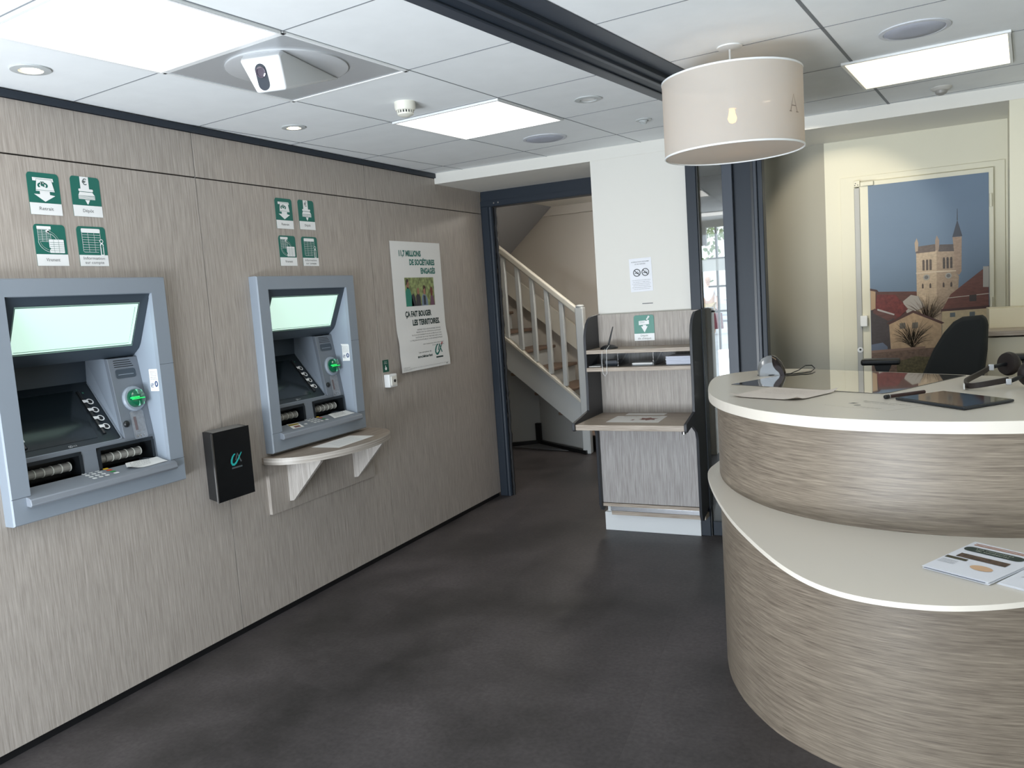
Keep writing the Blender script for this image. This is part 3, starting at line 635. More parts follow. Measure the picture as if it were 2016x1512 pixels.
# warning stickers on the right cheek of each machine
for y0, lb, tw in ((1.657, 'small white sticker with blue emblem inside the left cash machine', 0), (2.922, 'small white peeling sticker with blue emblem inside the right cash machine', 1)):
    SK = Fr((WX-.006, y0+.6665, 1.262), (-1 if False else 1, 0, 0), (0, 0, 1))
    # cheek faces -y: u must be +x, v +z, n = -y
    z0 = 1.262
    lo = -.010; t = thing('sticker', lb, 'sticker', (WX, y0+.6665, z0-.09), 'warning stickers inside the cash machines')
    b_ = MB(); b_.poly(SK, rrect(lo, lo+.050, -.092, 0, .004) if not tw else [(lo, -.092), (lo+.05, -.092), (lo+.05, -.006), (lo+.045, 0), (lo-.006, .002), (lo+.002, -.010)], .001); b_.build('paper_label', paper, t)
    k = MB()
    for i, ln in enumerate(('Pour votre sécurité', 'composez votre code', 'à l\'abri des regards', 'indiscrets et gardez', 'votre carte en main')): text(k, SK, ln, lo+.025, -.014-i*.0075, .0040, .0015, width=.038, align='C')
    k.build('lettering', greyink, t)
    C_, A_, B_ = MB(), MB(), MB(); ca_logo(SK, lo+.004, -.076, .019, .0016, (C_, A_, B_, None))
    for q in (C_, A_, B_): q.build('logo', mat('blue_ink', (30, 60, 110), .5), t)
    em = MB(); em.disc(SK, lo+.037, -.062, .0095, .0015, 20, .0125); em.build('emblem', mat('blue_ink', (30, 60, 110), .5), t)
    eh = MB(); eh.poly(SK, [(lo+.034, -.068), (lo+.040, -.068), (lo+.041, -.060), (lo+.038, -.053), (lo+.035, -.058)], .002); eh.build('emblem_hand', paper, t)
# receipts on the trays
TR = lambda y0: Fr((WX, y0, .8905), (0, 1, 0), (-1, 0, .225))
def receipt(y0, corners, label, curl):
    F_ = TR(y0); t = thing('receipt', label, 'receipt', F_.p(*corners[0], .004), 'paper slips left on the keypad trays')
    m_ = MB(); n_ = 8
    (a0, b0), (a1, b1), (a2, b2), (a3, b3) = corners
    for i in range(n_):
        for j in range(n_):
            def pt(i, j):
                s, q = i/n_, j/n_; a = (1-s)*((1-q)*a0+q*a3)+s*((1-q)*a1+q*a2); b = (1-s)*((1-q)*b0+q*b3)+s*((1-q)*b1+q*b2)
                h = .002+curl*max(0, (.3-s))*max(0, (.4-q))*3+.0006*math.sin(9*s+5*q)
                return F_.p(a, b, h)
            m_.add([pt(i, j), pt(i+1, j), pt(i+1, j+1), pt(i, j+1)], [(0, 1, 2, 3)])
    m_.build('slip', paper, t, smooth=True)
    k = MB()
    for i in range(6):
        y = .85-.13*i
        A0 = ((1-.12)*a0+.12*a1)*y+((1-.12)*a3+.12*a2)*(1-y); B0 = b0*y+b3*(1-y)
        text(k, F_, ['RETRAIT 20 EUR', 'SOLDE COMPTE', 'DATE 12/07', 'CARTE XXXX', 'MERCI', 'A BIENTOT'][i], A0, B0, .004, .0062, width=.09)
    k.build('lettering', greyink, t)
receipt(1.657, [(.476, .050), (.520, -.055), (.655, -.052), (.655, .018)][::1] if False else [(.462, -.052), (.655, -.050), (.657, .016), (.515, .030)], 'white paper slip with curled corner on the left cash machine tray', .05)
receipt(2.922, [(.470, -.050), (.650, -.048), (.652, .018), (.505, .022)], 'flat printed paper slip on the right cash machine tray', 0)
cs = thing('card_sticker', 'colourful card picture sticker on the right cash machine tray', 'sticker', TR(2.922).p(.19, 0, 0))
F_ = TR(2.922); MB().poly(F_, [(.150, -.050), (.225, -.055), (.252, .012), (.180, .022)], .0015).build('sticker_base', paper, cs)
MB().poly(F_, [(.168, -.010), (.235, -.014), (.246, .006), (.180, .014)], .0022).build('picture', mat('photo_yellow', (150, 130, 50), .5), cs)
MB().poly(F_, [(.172, -.044), (.215, -.046), (.222, -.024), (.180, -.022)], .0022).build('picture', mat('photo_brown', (130, 92, 86), .5), cs)
MB().poly(F_, [(.256, -.030), (.275, -.036), (.280, -.022), (.262, -.020)], .0015).build('white_tag', paper, cs)

# ================================================================= SIGNS
def sign_base(fr, t, w=.122, h=.150, gz=.042, gm=green):
    MB().poly(fr, rrect(0, w, gz-.004, h, .013)[:], .0015).build('green_field', gm, t)
    MB().prism([fr.p(0, 0, .0003), fr.p(w, 0, .0003), fr.p(w, h-.012, .0003), fr.p(w-.012, h, .0003), fr.p(.012, h, .0003), fr.p(0, h-.012, .0003)], fr.n*.0008).build('plate', gm, t)
    MB().rect(fr, 0, w, 0, gz, .0022).build('caption_field', signw, t)
def mm(l): return [(a/1000, b/1000) for a, b in l]
def pict(kind, fr, t):
    W_ = MB(); K_ = MB(); c1, c2 = .0024, .0030
    if kind == 'Retrait':
        W_.poly(fr, mm([(20, 120), (100, 120), (98, 132), (20, 132)]), c1); W_.poly(fr, mm([(27, 84), (101, 84), (91, 127), (34, 127)]), c2); W_.poly(fr, mm([(60, 47), (101, 70), (81, 73), (81, 84), (43, 84), (43, 73), (20, 73)]), c1)
        E = Fr(fr.p(.038, .121, .0034), -fr.v, fr.u); text(K_, E, '€', .002, 0, .036, 0, bold=.03, width=.022)
        K_.stroke(fr, mm([(27, 84), (34, 127), (91, 127), (101, 84)]), .0012, c2+.0003); K_.stroke(fr, mm([(28, 88), (100, 88)]), .001, c2+.0003)
    elif kind == 'Dépôt':
        W_.rect(fr, .039, .075, .100, .1495, c1); W_.poly(fr, rrect(.029, .090, .094, .104, .004), c2); W_.poly(fr, mm([(27, 79), (97, 79), (87, 92), (33, 92)]), c1)
        for k in range(5): W_.stroke(fr, mm([(27, 77-k*2.6), (96, 76-k*2.6)]), .0018, c1)
        W_.poly(fr, mm([(61, 47), (65, 47), (73, 63), (53, 63)]), c1); text(K_, fr, '€', .057, .119, .024, c2, align='C')
    elif kind == 'Virement':
        W_.rect(fr, .012, .066, .132, .143, c1)
        for k in range(8): W_.stroke(fr, mm([(14, 130-k*6), (60, 130-k*6)]), .0011, c1)
        for x in (14, 30, 46, 62): W_.stroke(fr, mm([(x, 131), (x, 86)]), .0011, c1)
        W_.stroke(fr, [(.036+.055*math.cos(R(q)), .078+.048*math.sin(R(q))) for q in range(5, 80, 7)], .0085, c1); K_.stroke(fr, [(.036+.055*math.cos(R(q)), .078+.048*math.sin(R(q))) for q in range(5, 80, 7)], .006, c2)
        W_.poly(fr, mm([(42, 125), (56, 135), (57, 115)]), c2)
        W_.stroke(fr, [(.066+.050*math.cos(R(q)), .092+.040*math.sin(R(q))) for q in range(185, 262, 7)], .0085, c1); K_.stroke(fr, [(.066+.050*math.cos(R(q)), .092+.040*math.sin(R(q))) for q in range(185, 262, 7)], .006, c2)
        W_.poly(fr, rrect(.052, .110, .047, .096, .003), .0034)
        for k in range(5): K_.stroke(fr, mm([(54, 55+k*7.5), (109, 55+k*7.5)]), .0009, .0038)
        for x in (70, 89): K_.stroke(fr, mm([(x, 48), (x, 95)]), .0009, .0038)
        K_.poly(fr, mm([(48, 56), (58, 62), (50, 68)]), .0040)
    elif kind == 'Info':
        W_.poly(fr, rrect(.018, .098, .126, .142, .004), c1)
        W_.stroke(fr, mm([(20, 128), (20, 56), (24, 53), (84, 53)]), .0013, c1); W_.stroke(fr, mm([(97, 126), (97, 104)]), .0013, c1)
        for k in range(7): W_.stroke(fr, mm([(20, 118-k*9.3), (88 if k > 2 else 97, 118-k*9.3)]), .0011, c1)
        for x in (45, 71): W_.stroke(fr, mm([(x, 127), (x, 53)]), .0011, c1)
        I = MB(); text(W_, fr, 'i', .099, .043, .046, .0030, align='C', bold=.075); text(K_, fr, 'i', .099, .045, .043, .0035, align='C', bold=.015)
        W_.ring(fr, .099, .095, .0068, .003, .0031, 18); K_.disc(fr, .099, .095, .0052, .0036, 18)
    elif kind == 'Cheque':
        W_.poly(fr, mm([(30, 92), (92, 96), (92, 120), (30, 116)]), c1); W_.poly(fr, mm([(63, 48), (83, 84), (74, 84), (74, 92), (54, 92), (54, 84), (43, 84)]), c1)
        W_.poly(fr, mm([(74, 122), (80, 118), (97, 140), (89, 146)]), c2); K_.stroke(fr, mm([(82, 124), (92, 142)]), .0015, .0034); K_.poly(fr, mm([(68, 117), (82, 117), (78, 124)]), .0034)
        for k in range(3): K_.stroke(fr, mm([(35, 111-k*4), (66, 113-k*4)]), .0009, .0034)
    W_.build('pictogram', signw, t); K_.build('pictogram_detail', green if kind != 'Dépôt' else darkteal, t)
def caption(fr, t, lines):
    k = MB()
    if len(lines) == 1: text(k, fr, lines[0], .061, .0165, .0125, .0028, align='C', width=.054 if len(lines[0]) > 5 else .045)
    else:
        text(k, fr, lines[0], .061, .0245, .0115, .0028, align='C', width=.090 if len(lines[0]) > 6 else .044); text(k, fr, lines[1], .061, .0085, .0115, .0028, align='C', width=.080)
    if lines[0] == 'Virement': pass
    k.build('caption_lettering', greyink, t)
sg = [('Retrait', ['Retrait'], 1.892, 1.866, 'withdrawal sign reading Retrait'), ('Dépôt', ['Dépôt'], 2.060, 1.869, 'deposit sign reading Dépôt'), ('Virement', ['Virement'], 1.893, 1.682, 'transfer sign reading Virement'), ('Info', ['Information', 'sur compte'], 2.061, 1.682, 'account sign reading Information sur compte')]
for dy, where, g_ in ((0, 'left', 'signs above the left cash machine'), (1.257, 'right', 'signs above the right cash machine')):
    for kd, ln, y, z, nm in sg:
        z2 = z+(.006 if dy else 0); fr = Fr((WX, y+dy, z2), (0, 1, 0), (0, 0, 1)); t = thing('pictogram_sign', 'green and white '+nm+' above the '+where+' cash machine', 'sign', (WX, y+dy+.061, z2), g_)
        sign_base(fr, t); pict(kd, fr, t); caption(fr, t, ln)
fr = Fr((-1.508, 4.6385, 1.148), (1, 0, 0), (0, 0, 1)); t = thing('pictogram_sign', 'green and white sign reading Dépôt de chèque on the cheque counter', 'sign', (-1.447, 4.6385, 1.148))
sign_base(fr, t, gm=mat('sign_green_faded', (72, 136, 122), .35)); pict('Cheque', fr, t); caption(fr, t, ['Dépôt', 'de chèque'])

# ================================================================= BLACK WALL BOX
bx = thing('wall_box', 'black wall-mounted box with a teal logo between the two cash machines', 'box', (WX, 2.70, .635))
bf = -2.725
MB().prism([(WX, 2.548, .958), (bf, 2.505, .958), (bf, 2.505, .655), (WX, 2.548, .655)], (0, .215, 0)).build('casing', black, bx, bevel=.003)
MB().box(bf-.0045, bf+.0015, 2.506, 2.7195, .653, .961).build('front_panel', mat('black_front', (18, 20, 22), .25), bx, bevel=.001)
MB().box(bf-.006, bf+.002, 2.5005, 2.5060, .653, .957).build('edge_strip', chrome, bx)
MB().prism([(WX+.004, 2.556, .9585), (bf-.010, 2.520, .9585), (bf-.010, 2.705, .9585), (WX+.004, 2.745, .9585)], (0, 0, .0012)).build('top_plate', mat('top_grey', (110, 112, 112), .3), bx)
LF = Fr((bf+.0016, 2.505, .655), (0, 1, 0), (0, 0, 1)); C_, A_, B_ = MB(), MB(), MB(); ca_logo(LF, .088, .128, .070, .001, (C_, A_, B_, None))
C_.build('logo', mat('logo_teal', (40, 170, 165), .4), bx); A_.build('logo', mat('logo_grey', (80, 88, 90), .4), bx); B_.build('logo', mat('logo_grey', (80, 88, 90), .4), bx)
# ================================================================= SHELF under the right machine
sh = thing('wall_shelf', 'half-oval laminate wall shelf on two triangular brackets under right cash machine', 'shelf', (WX, 3.31, .49))
oc = [(WX+.012, 2.888)]+[(WX+.305*abs(math.sin(R(q)))**.72, 3.313-.425*math.cos(R(q))) for q in range(3, 178, 3)]+[(WX+.012, 3.738)]
oc = [(WX, 2.888)]+oc+[(WX, 3.738)]
MB().prism([(x, y, .738) for x, y in oc], (0, 0, .032)).build('shelf_top', wood_y, sh, bevel=.001)
e_ = MB(); n_ = len(oc)
for i in range(1, n_-2):
    (x0, y0), (x1, y1) = oc[i], oc[i+1]; d_ = Vector((x1-x0, y1-y0, 0)).normalized(); nn = Vector((d_.y, -d_.x, 0))*-.0008
    nn = Vector((-d_.y, d_.x, 0))*-.0008 if False else Vector((d_.y, -d_.x, 0))*.0008
    e_.add([Vector((x0, y0, .7375))+nn, Vector((x1, y1, .7375))+nn, Vector((x1, y1, .7702))+nn, Vector((x0, y0, .7702))+nn], [(0, 1, 2, 3)])
e_.build('edge_band', laminate('laminate_edge', (128, 118, 108), (214, 208, 200), (4, 4, 420), (1, 1, 90)), sh, smooth=True)
MB().box(WX, WX+.019, 2.905, 3.742, .487, .738).build('back_board', wood_v, sh, bevel=.001)
for y in (3.032, 3.552):
    MB().prism([(WX+.019, y, .738), (WX+.235, y, .738), (WX+.235, y, .728), (WX+.045, y, .528), (WX+.019, y, .524)], (0, .019, 0)).build('bracket', laminate('laminate_bracket', (150, 142, 134), (205, 200, 194), (460, 460, 12), (150, 150, 5)) if 'laminate_bracket' not in MATS else MATS['laminate_bracket'], sh, bevel=.001)
def sheet(name, corners, z, label, cat, m=paper, grp=None, th=.0006):
    t = thing(name, label, cat, (sum(c[0] for c in corners)/4, sum(c[1] for c in corners)/4, z), grp)
    MB().prism([(x, y, z) for x, y in corners], (0, 0, th)).build('sheet', m, t); return t
t = sheet('paper_sheet', [(-2.755, 3.16), (-2.587, 3.17), (-2.612, 3.50), (-2.77, 3.49)], .7705, 'crumpled white paper sheet lying on the half-oval wall shelf', 'paper')
SPF = Fr((-2.60, 3.19, .7712), (0, 1, 0), (-1, 0, 0)); k = MB()
for i in range(6): text(k, SPF, 'Bordereau de dépôt', .02+.01*i, .02+i*.02, .007, .0004, width=.2)
k.build('lettering', mat('pale_ink', (170, 176, 186), .6), t)
# ================================================================= POSTER
po = thing('poster', 'white printed poster with green heading taped on the laminate wall', 'poster', (WX, 4.38, 1.04))
PF = Fr((WX, 4.100, 1.042), (0, 1, 0), (0, 0, 1)); PW, PH = .573, .80
def bow(b): return .003+(.016*math.exp(-((b-.02)/.10)**2)+.010*math.exp(-((b-.17)/.06)**2)) * 1.0
def bow2(a, b): return bow(b)
pm_ = MB(); na, nb = 6, 40
for i in range(na):
    for j in range(nb):
        q = [(PW*i/na, PH*j/nb), (PW*(i+1)/na, PH*j/nb), (PW*(i+1)/na, PH*(j+1)/nb), (PW*i/na, PH*(j+1)/nb)]
        pm_.add([PF.p(a, b, bow(b)) for a, b in q], [(0, 1, 2, 3)])
pm_.build('paper', paper, po, smooth=True)
class BF:                                   # frame that follows the poster's bow
    u = PF.u; v = PF.v; n = PF.n
    def p(s, a, b, c=0): return PF.p(a, b, bow(b)+c)
BFr = BF()
for s_, a_, b_, w_, al, m_ in (('11,7 MILLIONS', .090, .711, .246, 'L', teal), ('DE SOCIÉTAIRES', .493, .657, .295, 'R', teal), ('ENGAGÉS', .493, .603, .173, 'R', teal), ('ÇA FAIT BOUGER', .108, .336, .300, 'L', darkteal), ('LES TERRITOIRES.', .502, .281, .320, 'R', darkteal)):
    k = MB(); text(k, BFr, s_, a_, b_, .035, .0008, width=w_, align=al, bold=.045); k.build('heading', m_, po)
for i, ln in enumerate(('DEVENEZ VOUS AUSSI SOCIÉTAIRE, ENGAGEZ', 'RENDEZ-VOUS AUX SEMAINES DU SOCIÉTARIAT', 'DU 22 AU 26 NOVEMBRE POUR DÉCOUVRIR LES ACTIONS', 'SOUTENUES SUR VOTRE TERRITOIRE GRÂCE À NOS', '11,7 MILLIONS DE SOCIÉTAIRES ET À NOS ADMINISTRATEURS')):
    k = MB(); text(k, BFr, ln, .505, .2465-i*.0158, .0085, .0008, width=(.280, .295, .350, .315, .383)[i], align='R'); k.build('small_print', greyink, po)
k = MB(); text(k, BFr, 'AGIR CHAQUE JOUR DANS VOTRE INTÉRÊT', .514, .153, .0068, .0008, width=.252, align='R'); text(k, BFr, 'ET CELUI DE LA SOCIÉTÉ', .514, .139, .0068, .0008, width=.140, align='R'); k.build('small_print', greyink, po)
k = MB(); text(k, BFr, 'credit-agricole.fr', .02, .026, .004, .0008, width=.07); text(k, BFr, 'Document à caractère publicitaire. Les semaines du sociétariat, rencontres avec les administrateurs des caisses locales', .02, .016, .004, .0008, width=.53); text(k, BFr, 'de votre territoire', .02, .009, .004, .0008, width=.09); text(k, BFr, 'ADL', .54, .008, .008, .0008, align='R', bold=.03)
k.build('small_print', greyink, po)
k = MB(); text(k, BFr, 'Les semaines du', .355, .103, .010, .0008, width=.145, align='R'); text(k, BFr, 'sociétariat', .366, .074, .017, .0008, width=.175, align='R', bold=.03); k.build('sub_heading', darkteal, po)
C_, A_, B_, X_ = MB(), MB(), MB(), MB(); ca_logo(BFr, .402, .054, .096, .0010, (C_, A_, B_, X_))
C_.build('logo', teal, po); A_.build('logo', teal, po); B_.build('logo', darkteal, po); X_.build('logo_accent', red, po)
def quadgrid(mb, a0, a1, b0, b1, c, n=8):
    for i in range(n):
        mb.add([BFr.p(a0, b0+(b1-b0)*i/n, c), BFr.p(a1, b0+(b1-b0)*i/n, c), BFr.p(a1, b0+(b1-b0)*(i+1)/n, c), BFr.p(a0, b0+(b1-b0)*(i+1)/n, c)], [(0, 1, 2, 3)])
ph0 = MB(); ax, ay, aw, ah = .128, .400, .335, .178
quadgrid(ph0, ax, ax+aw, .400, .578, .0008); ph = ph0.build('photograph', mat('park_green', (136, 148, 96), .6, noise=((60, 40, 40), .55)), po)
def fig(pts, c_, name='printed_figure', d=.0014):
    m_ = MB(); m_.add([BFr.p(ax+.00118*a, .400+.00130*b, d) for a, b in pts], [tuple(range(len(pts)))]); m_.build(name, mat('print_%d_%d_%d' % c_, c_, .6), ph)
fig([(0, 0), (0, 70), (20, 92), (45, 80), (60, 40), (75, 0)], (44, 132, 112))
fig([(12, 92), (10, 115), (18, 128), (34, 126), (38, 108), (34, 88), (22, 84)], (150, 110, 90)); fig([(10, 104), (9, 120), (18, 131), (33, 129), (32, 118), (22, 114), (18, 104)], (52, 40, 36), d=.0018)
fig([(52, 0), (55, 50), (75, 62), (90, 40), (95, 0)], (44, 48, 56)); fig([(95, 0), (98, 48), (112, 60), (130, 58), (140, 40), (142, 0)], (52, 50, 58)); fig([(112, 58), (110, 78), (118, 88), (130, 84), (132, 64), (124, 54)], (158, 112, 92), d=.0018)
fig([(150, 0), (155, 45), (170, 58), (195, 52), (210, 30), (212, 0)], (120, 138, 158)); fig([(168, 4), (168, 50), (190, 48), (192, 4)], (44, 52, 64), d=.0018); fig([(172, 56), (170, 80), (180, 92), (192, 86), (194, 62), (184, 52)], (164, 118, 98), d=.002); fig([(170, 78), (172, 96), (184, 100), (196, 90), (198, 50), (192, 62), (190, 84)], (70, 48, 40), d=.0022)
fig([(236, 0), (240, 44), (256, 54), (272, 40), (280, 0)], (112, 76, 96)); fig([(244, 48), (240, 76), (250, 92), (262, 88), (268, 66), (262, 46)], (110, 56, 44), d=.0018)
# small sticker and wall switch
t = thing('sticker', 'small dark green sticker with white hand symbol above the white wall switch', 'sticker', (WX, 3.957, 1.062)); F2 = Fr((WX, 3.930, 1.066), (0, 1, 0), (0, 0, 1))
MB().rect(F2, 0, .062, 0, .072, .001).build('label_sheet', mat('deep_green', (18, 84, 70), .4), t)
k = MB(); text(k, F2, 'Pousser', .031, .058, .006, .0014, align='C'); text(k, F2, 'le bouton', .031, .049, .006, .0014, align='C'); k.poly(F2, mm([(24, 12), (38, 12), (41, 24), (36, 30), (32, 27), (30, 40), (26, 40), (25, 26), (20, 24)]), .0014); k.build('white_print', signw, t)
t = thing('wall_switch', 'white square wall push button below the small green sticker', 'switch', (WX, 3.97, .955))
MB().box(WX, WX+.040, 3.932, 4.012, .975, 1.053).build('switch_box', signw, t, bevel=.005)
MB().box(WX+.040, WX+.046, 3.946, 4.000, .985, 1.040).build('button_plate', mat('switch_ivory', (226, 224, 216), .35), t, bevel=.002)
MB().lathe([(.009, 0), (.009, .003), (0, .004)], (WX+.046, 3.976, 1.012), (1, 0, 0), 20).build('button', black, t)

# ================================================================= CEILING FITTINGS
def light_panel(c, half, m, label, x_trim=None, group='square ceiling light panels'):
    t = thing('ceiling_light', label, 'ceiling light', (c[0], c[1], CZ-.012), group)
    ha, hb = half; u = G.u; v = G.v; C0 = Vector((c[0], c[1], 0))
    def q(a, b, z): return C0+a*u+b*v+Vector((0, 0, z))
    MB().add([q(-ha, -hb, CZ-.004), q(-ha, hb, CZ-.004), q(ha, hb, CZ-.004), q(ha, -hb, CZ-.004)], [(0, 1, 2, 3)]).build('diffuser', m, t)
    f = MB(); w_ = .012
    for (a0, a1, b0, b1) in ((-ha-w_, ha+w_, -hb-w_, -hb), (-ha-w_, ha+w_, hb, hb+w_), (-ha-w_, -ha, -hb, hb), (ha, ha+w_, -hb, hb)):
        f.prism([q(a0, b0, CZ-.010), q(a1, b0, CZ-.010), q(a1, b1, CZ-.010), q(a0, b1, CZ-.010)], (0, 0, .0095))
    f.build('frame', signw, t, bevel=.001); return t
def gp(u, v): q = G.p(u*md, v*md); return (q.x, q.y)
light_panel(gp(.5, -1.5), (.280, .280), PANEL, 'large square white light panel in the ceiling at top left of photo')
light_panel(gp(.5, 1.5), (.280, .280), PANEL, 'square white light panel in the ceiling left of the drum pendant')
light_panel((.052, 3.888), (.280, .262), PANELW, 'warm yellowish light panel in the ceiling above the reception desk')
light_panel(gp(.5, -5.5), (.280, .280), PANEL, 'unseen square ceiling light panel added for light behind the viewer')  # unseen panel over the entrance, kept for the light it gives
def spot(x, y, lit, label, tilt=None,  r=.060, power=1.2):
    t = thing('downlight', label, 'downlight', (x, y, CZ-.006), 'round recessed downlights')
    MB().lathe([(r, 0), (r, -.004), (r*.62, -.006), (r*.58, -.001)], (x, y, CZ-.0005), n=32).build('trim_ring', mat('satin_ring', (186, 190, 190), .45), t, smooth=True)
    if tilt:
        MB().lathe([(r*.55, -.002), (r*.5, -.018), (r*.38, -.02), (0, -.012)], (x, y, CZ), tilt, 24).build('lamp_head', mat('satin_ring', (186, 190, 190), .45), t, smooth=True)
    if lit:
        MB().lathe([(0, -.0085), (r*.36, -.0078), (r*.44, -.0045)], (x, y, CZ), n=24).build('lamp', LAMP, t, smooth=True)
        l = bpy.data.lights.new('downlight_beam', 'SPOT'); l.energy = power; l.spot_size = R(75) if lit == 1 else R(50); l.spot_blend = .6 if lit == 1 else .45; l.color = (1, .90, .72); l.shadow_soft_size = .02
        lo_ = bpy.data.objects.new('downlight_beam', l); COL.objects.link(lo_); lo_.parent = t; lo_.location = (0, 0, -.02)
        if lit != 1: lo_.rotation_euler = lit
    else:
        MB().lathe([(0, -.003), (r*.3, -.004), (r*.34, -.003), (r*.5, -.0045)], (x, y, CZ), n=24).build('lamp', mat('lamp_off', (206, 208, 208), .25), t, smooth=True)
    return t
spot(-2.566, 1.778, 1, 'lit recessed downlight near the top left corner of the ceiling')
spot(-2.543, 3.005, 1, 'lit recessed downlight above the right cash machine signs', r=.054)
spot(-1.284, 3.472, 0, 'unlit round downlight in the ceiling beside the dark track beam')
spot(-1.222, 4.085, 0, 'small unlit swivel eyeball downlight near the white bulkhead', tilt=(.3, .25, 1), r=.040)
s4 = spot(-.62, 4.12, (R(63), 0, R(-12)), 'lit swivel downlight hidden behind the drum pendant', tilt=(-.25, -.5, 1), power=34)
def speaker(x, y, r, label):
    t = thing('ceiling_speaker', label, 'speaker', (x, y, CZ-.006), 'round ceiling loudspeakers')
    MB().lathe([(r, 0), (r, -.004), (r*.88, -.006), (r*.86, -.003)], (x, y, CZ-.0005), n=44).build('rim', mat('rim_grey', (205, 208, 214), .5), t, smooth=True)
    MB().lathe([(r*.86, -.003), (r*.80, -.008), (r*.4, -.010), (0, -.0105)], (x, y, CZ), n=44).build('grille', speaker_m, t, smooth=True)
speaker(-1.790, 4.138, .118, 'round grey ceiling loudspeaker between the white panel and bulkhead')
speaker(.000, 3.335, .116, 'round grey ceiling loudspeaker above the desk beside warm light panel')
# smoke detectors
t = thing('smoke_detector', 'white smoke detector on the ceiling left of the square light panel', 'smoke detector', (-1.913, 2.972, CZ-.055))
MB().lathe([(.044, 0), (.044, -.022), (.040, -.034), (.034, -.036)], (-1.913, 2.972, CZ), n=36).build('base', mat('detector_ivory', (226, 224, 212), .45), t, smooth=True)
MB().lathe([(.0335, -.034), (.0335, -.046)], (-1.913, 2.972, CZ), n=36).build('chamber', black, t)
fn = MB()
for i in range(18):
    a = 2*math.pi*i/18; fn.frbox(Fr((-1.913+.034*math.cos(a), 2.972+.034*math.sin(a), CZ-.046), (-math.sin(a), math.cos(a), 0), (0, 0, 1)), -.003, .003, 0, .012, -.001, .001)
fn.build('vent_fin', mat('detector_ivory', (226, 224, 212), .45), t)
MB().lathe([(.0345, -.046), (.033, -.052), (.02, -.058), (0, -.060)], (-1.913, 2.972, CZ), n=36).build('cap', mat('detector_ivory', (226, 224, 212), .45), t, smooth=True)
t = thing('motion_detector', 'small white dome detector on the ceiling above the alcove', 'detector', (.109, 4.46, CZ-.04))
MB().lathe([(.046, 0), (.046, -.004), (.036, -.014), (.030, -.016)], (.109, 4.46, CZ), n=36).build('base', mat('detector_grey', (196, 194, 188), .5), t, smooth=True)
MB().lathe([(.028, -.014), (.024, -.028), (.012, -.036), (0, -.038)], (.109, 4.46, CZ), n=30).build('dome', mat('dome_grey', (150, 148, 144), .4), t, smooth=True)
# camera tile
t = thing('ceiling_camera', 'white wedge-shaped ceiling camera on a glossy metal tile near top left', 'camera', (-1.87, 2.2, CZ-.14))
def q(a, b, z): p_ = G.p(a*md, b*md); return Vector((p_.x, p_.y, z))
MB().prism([q(.02, -.98, CZ-.0005), q(.98, -.98, CZ-.0005), q(.98, -.02, CZ-.0005), q(.02, -.02, CZ-.0005)], (0, 0, -.0035)).build('metal_tile', metalpanel, t)
f = MB()
for a0, a1, b0, b1 in ((.0, 1, -.022, 0), (.978, 1.0, -1, 0), (0, 1, -1, -.978), (0, .022, -1, 0)): f.prism([q(a0, b0, CZ), q(a1, b0, CZ), q(a1, b1, CZ), q(a0, b1, CZ)], (0, 0, -.007))
f.build('tile_frame', signw, t)
MB().lathe([(.206, -.004), (.206, -.009), (.198, -.011), (0, -.011)], (-1.929, 2.277, CZ), n=56).build('turntable', mat('satin_disc', (188, 190, 192), .3), t, smooth=True)
b_ = MB(); TL, TR_, BR, BL = V(-1.932, 2.052, 2.262), V(-1.790, 2.078, 2.262), V(-1.803, 2.112, 2.163), V(-1.905, 2.088, 2.163)
TL2, TR2 = V(-1.945, 2.075, CZ-.010), V(-1.800, 2.110, CZ-.010); K1, K2 = V(-1.960, 2.450, CZ-.010), V(-1.868, 2.488, CZ-.010)
b_.add([TL, TR_, BR, BL, TL2, TR2, K1, K2], [(0, 1, 2, 3), (0, 4, 5, 1), (1, 5, 7, 2), (3, 2, 7, 6), (0, 3, 6, 4), (4, 6, 7, 5)]); b_.build('housing', mat('camera_white', (214, 217, 219), .25), t, bevel=.008)
uu = (TR_-TL).normalized(); nn = uu.cross((TL-BL)).normalized(); nn = nn if nn.y < 0 else -nn
cF = Fr((TL+TR_+BL+BR)/4+uu*-.012, uu, nn.cross(uu)); 
if cF.n.dot(nn) < 0: cF = Fr(cF.o, uu, -cF.v)
MB().poly(cF, arc(0, .016, .020, 0, 180, 10)+arc(0, -.026, .020, 180, 360, 10), .0012).build('lens_window', mat('lens_window', (40, 48, 58), .1), t)
ln = MB().lathe([(.0175, .0015), (.0175, .004), (.013, .005), (.013, .0025), (.008, .002), (0, .004)], cF.p(0, .010), cF.n, 24).build('lens', mat('lens_glass', (66, 60, 72), .08), t, smooth=True)
# pendant
px, py = -.596, 3.10; ztop_, zbot = 2.188, 1.917; pr = .246
t = thing('pendant_lamp', 'large white drum pendant lamp hanging over the reception counter', 'lamp', (px, py, zbot))
MB().lathe([(.045, 0), (.045, -.004), (.006, -.010)], (px, py, CZ), n=32).build('ceiling_rose', signw, t, smooth=True)
MB().tube([(px, py, CZ-.008), (px, py, 2.105)], .0035, 10).build('suspension_rod', signw, t)
MB().lathe([(pr, 0), (pr, zbot-ztop_)], (px, py, ztop_), n=72).v
def openlathe(prof, o, n=72):
    m_ = MB(); m_.lathe(prof, o, n=n); m_.f = [f for f in m_.f if len(f) == 4]; return m_
openlathe([(pr, 0), (pr, ztop_-zbot)], (px, py, zbot)).build('lamp_shade', shade_m, t, smooth=True, fix=False)
for z in (zbot, ztop_-.006): openlathe([(pr-.002, 0), (pr+.0018, 0), (pr+.0018, .006), (pr-.002, .006), (pr-.002, 0)], (px, py, z)).build('shade_rim', signw, t, smooth=True)
wr = MB()
